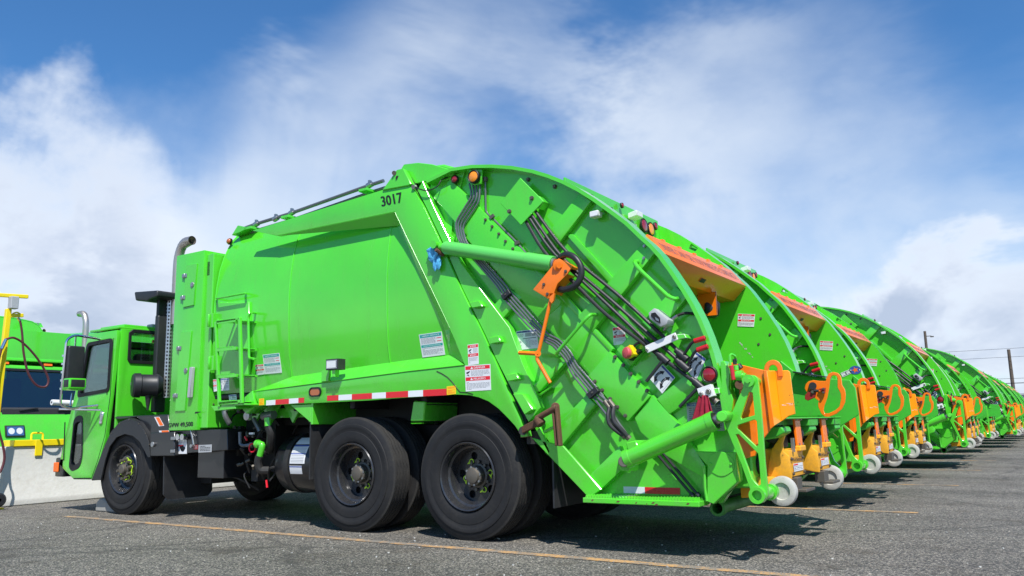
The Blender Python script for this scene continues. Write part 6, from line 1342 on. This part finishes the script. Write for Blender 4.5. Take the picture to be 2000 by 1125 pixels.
# filling post with hoses
PX = -11.6
b0 = Vector((-11.600,-0.286,1.681)); b1 = Vector((-11.600,-0.258,2.660))
mb = MB('yellow_paint'); dirp = (b1-b0); low_ = b0-dirp*(b0.z/dirp.z); mb.bar(low_, b1, .066, .066, up=(1,0,0)); a = Vector((-11.600,-0.530,2.832)); b = Vector((-11.600,-0.017,2.860)); mb.bar(a, b, .05, .05, up=(1,0,0))
a = Vector((-11.600,-0.256,2.569)); b = Vector((-11.600,-0.062,2.593)); mb.bar(a, b, .05, .05, up=(1,0,0)); mb.tube(curve([(-11.600,-0.201,2.602), (-11.600,-0.143,2.627), (-11.600,-0.088,2.599)]), .012, 6)
post = thing('fuelling_post', mb, low_, 'leaning yellow steel post with crossbar carrying hoses, left edge', 'post', bevel=.006)
mb = MB('grey_box'); c = Vector((-11.550,-0.223,2.747)); mb.obox(c, (0,1,0), (1,0,0), (0,0,1), .05,.05,.085); part('junction_box', mb, post, bevel=.008)
mb = MB('yellow_paint'); mb.box(PX-.15,PX+.15,low_.y-.15,low_.y+.15,0,.02); part('base_plate', mb, post)
for nm, pts, r, lab in (('fuel_hose', [(-11.500,-0.172,2.540), (-11.500,-0.143,2.501), (-11.500,-0.104,2.339), (-11.500,-0.063,2.066), (-11.500,0.015,1.796), (-11.500,0.133,1.635), (-11.500,0.256,1.610), (-11.500,0.296,1.695), (-11.500,0.240,1.833), (-11.500,0.105,2.021), (-11.500,-0.067,2.190), (-11.500,-0.203,2.262), (-11.500,-0.303,2.236)], .015, 'dark red hose looping down in front of the windscreen from the yellow post'),
                     ('fuel_hose', [(-11.500,-0.303,2.236), (-11.500,-0.349,2.103), (-11.500,-0.383,1.807), (-11.500,-0.359,1.331), (-11.500,-0.298,1.016), (-11.500,-0.237,0.831), (-11.500,-0.203,0.647), (-11.500,-0.245,0.481), (-11.500,-0.318,0.472)], .016, 'dark red hose hanging below the yellow post beside the barrier at the left edge')):
    mb = MB('hose_red'); mb.tube(curve(pts,6), r, 10); mb.mat('chrome').cyl(pts[0], pts[1], r*1.3, 10); thing(nm, mb, pts[0], lab, 'hose', 'hoses on the yellow post')
mb = MB('black_plastic'); c = Vector((-11.400,-0.283,0.127)); mb.lathe((c.x-.03,c.y,c.z),(1,0,0),[(0,.02),(0,.07),(.02,.09),(.05,.09),(.07,.07),(.07,.02)],20); mb.cyl((c.x,c.y-.3,c.z),(c.x,c.y,c.z),.02,8); thing('trolley_wheel', mb, (c.x,c.y,0), 'small black wheel on the ground at the left edge below the hose', 'wheel')
# white tube on far truck's front? a rolled white mat seen across the windscreen
mb = MB('white_paint'); a = Vector((-13.200,1.235,1.461)); b = Vector((-13.200,1.516,1.445)); mb.cyl(a, b+Vector((0,.25,0)), .045, 20); mb.mat('black_plastic').cyl(a+Vector((0,-.004,0)), a, .016, 12); mb.mat('dull_metal').cyl((a.x,b.y+.2,0),(a.x,b.y+.2,a.z),.03,8); thing('white_tube', mb, (a.x,b.y+.2,0), 'short white cylinder on a stand just left of the near cab', 'cylinder')

# ---------------------------------------------------------------- far right: poles, wires, low trees
for (x, y, h, lab) in ((-4.65,120,9.25,'tall brown utility pole at the right edge carrying the two wires'), (-10.2,84.5,9.2,'brown utility pole with a lamp bracket above the middle of the truck row')):
    mb = MB('wood_pole'); mb.cyl((x,y,-.3),(x,y,h),.26 if y > 100 else .17,12,r2=.19 if y > 100 else .12); pol = thing('utility_pole', mb, (x,y,0), lab, 'utility pole', 'wooden utility poles behind the row')
    if y < 100:
        mb = MB('dull_metal'); mb.box(x,x+.55,y-.04,y+.04,h-.55,h-.48); mb.box(x+.45,x+.75,y-.1,y+.1,h-.64,h-.54); part('street_lamp', mb, pol)
for i, (z, r) in enumerate(((4.75,.045),(5.35,.02))):
    mb = MB('seal_black'); pts = [(-90+12*j, 118+.12*(12*j-90), z+((j-8)/8)**2*.5) for j in range(17)]; mb.tube(pts, r, 6); thing('overhead_cable', mb, (0.4,118,z), ('thick lower overhead cable crossing the pole at the right edge', 'thin upper overhead wire crossing the pole at the right edge')[i], 'cable')
for i, (z,) in enumerate(((9.3,),(8.2,))):
    mb = MB('seal_black'); mb.tube([(-60+10*j, 119, z+((j-6)/6)**2*.4) for j in range(14)], .02, 5); thing('overhead_cable', mb, (0.4,119,z), ('faint topmost wire high on the right hand utility pole', 'faint wire a little below the top of the right hand utility pole')[i], 'cable')
ORG = Vector((0,0,0)); rr = random.Random(11); mb = MB('foliage')
for i in range(1500):
    x = rr.uniform(-30,60); y = 210+rr.uniform(-4,4); hh = 5.5+2.0*math.sin(x*.35)+1.2*math.sin(x*1.1+1); z = rr.uniform(0,max(1.5,hh)); s = rr.uniform(.4,.9)
    a = Vector((rr.uniform(-1,1),rr.uniform(-1,1),rr.uniform(-1,1))).normalized()*s; b = a.orthogonal().normalized()*s; p = Vector((x,y,z)); mb.add([p-a,p+b,p+a,p-b],[(0,1,2,3)])
tag(part('tree_line', mb, None), 'dark low tree line on the horizon behind the right end of the row', 'trees', kind='stuff')
mb = MB('far_wall'); mb.box(-6,14,170,182,-.3,4.2); mb.mat('chassis'); 
b_ = thing('warehouse', mb, (4,176,0), 'pale low warehouse beyond the far end of the truck row', 'building')
mb = MB('grey_box'); mb.box(-6.3,14.3,169.7,182.3,4.2,4.5); part('roof', mb, b_)
# crumbs of litter and stones on the ground
mb = MB('concrete'); rr = random.Random(4)
for i in range(420):
    x = rr.uniform(-9.5,-.2); y = rr.uniform(-1.9,4) if i % 3 else rr.uniform(-1.6,-.1); s = rr.uniform(.002,.0065); mb.obox((x,y,s*.6), (rr.uniform(-1,1),rr.uniform(-1,1),0.1), (rr.uniform(.2,1),-.3,0), (0,0,1), s, s*.8, s*.6)
ORG = Vector((0,0,0)); tag(part('loose_gravel', mb, None), 'scattered pale grit lying on the asphalt', 'gravel', kind='stuff')
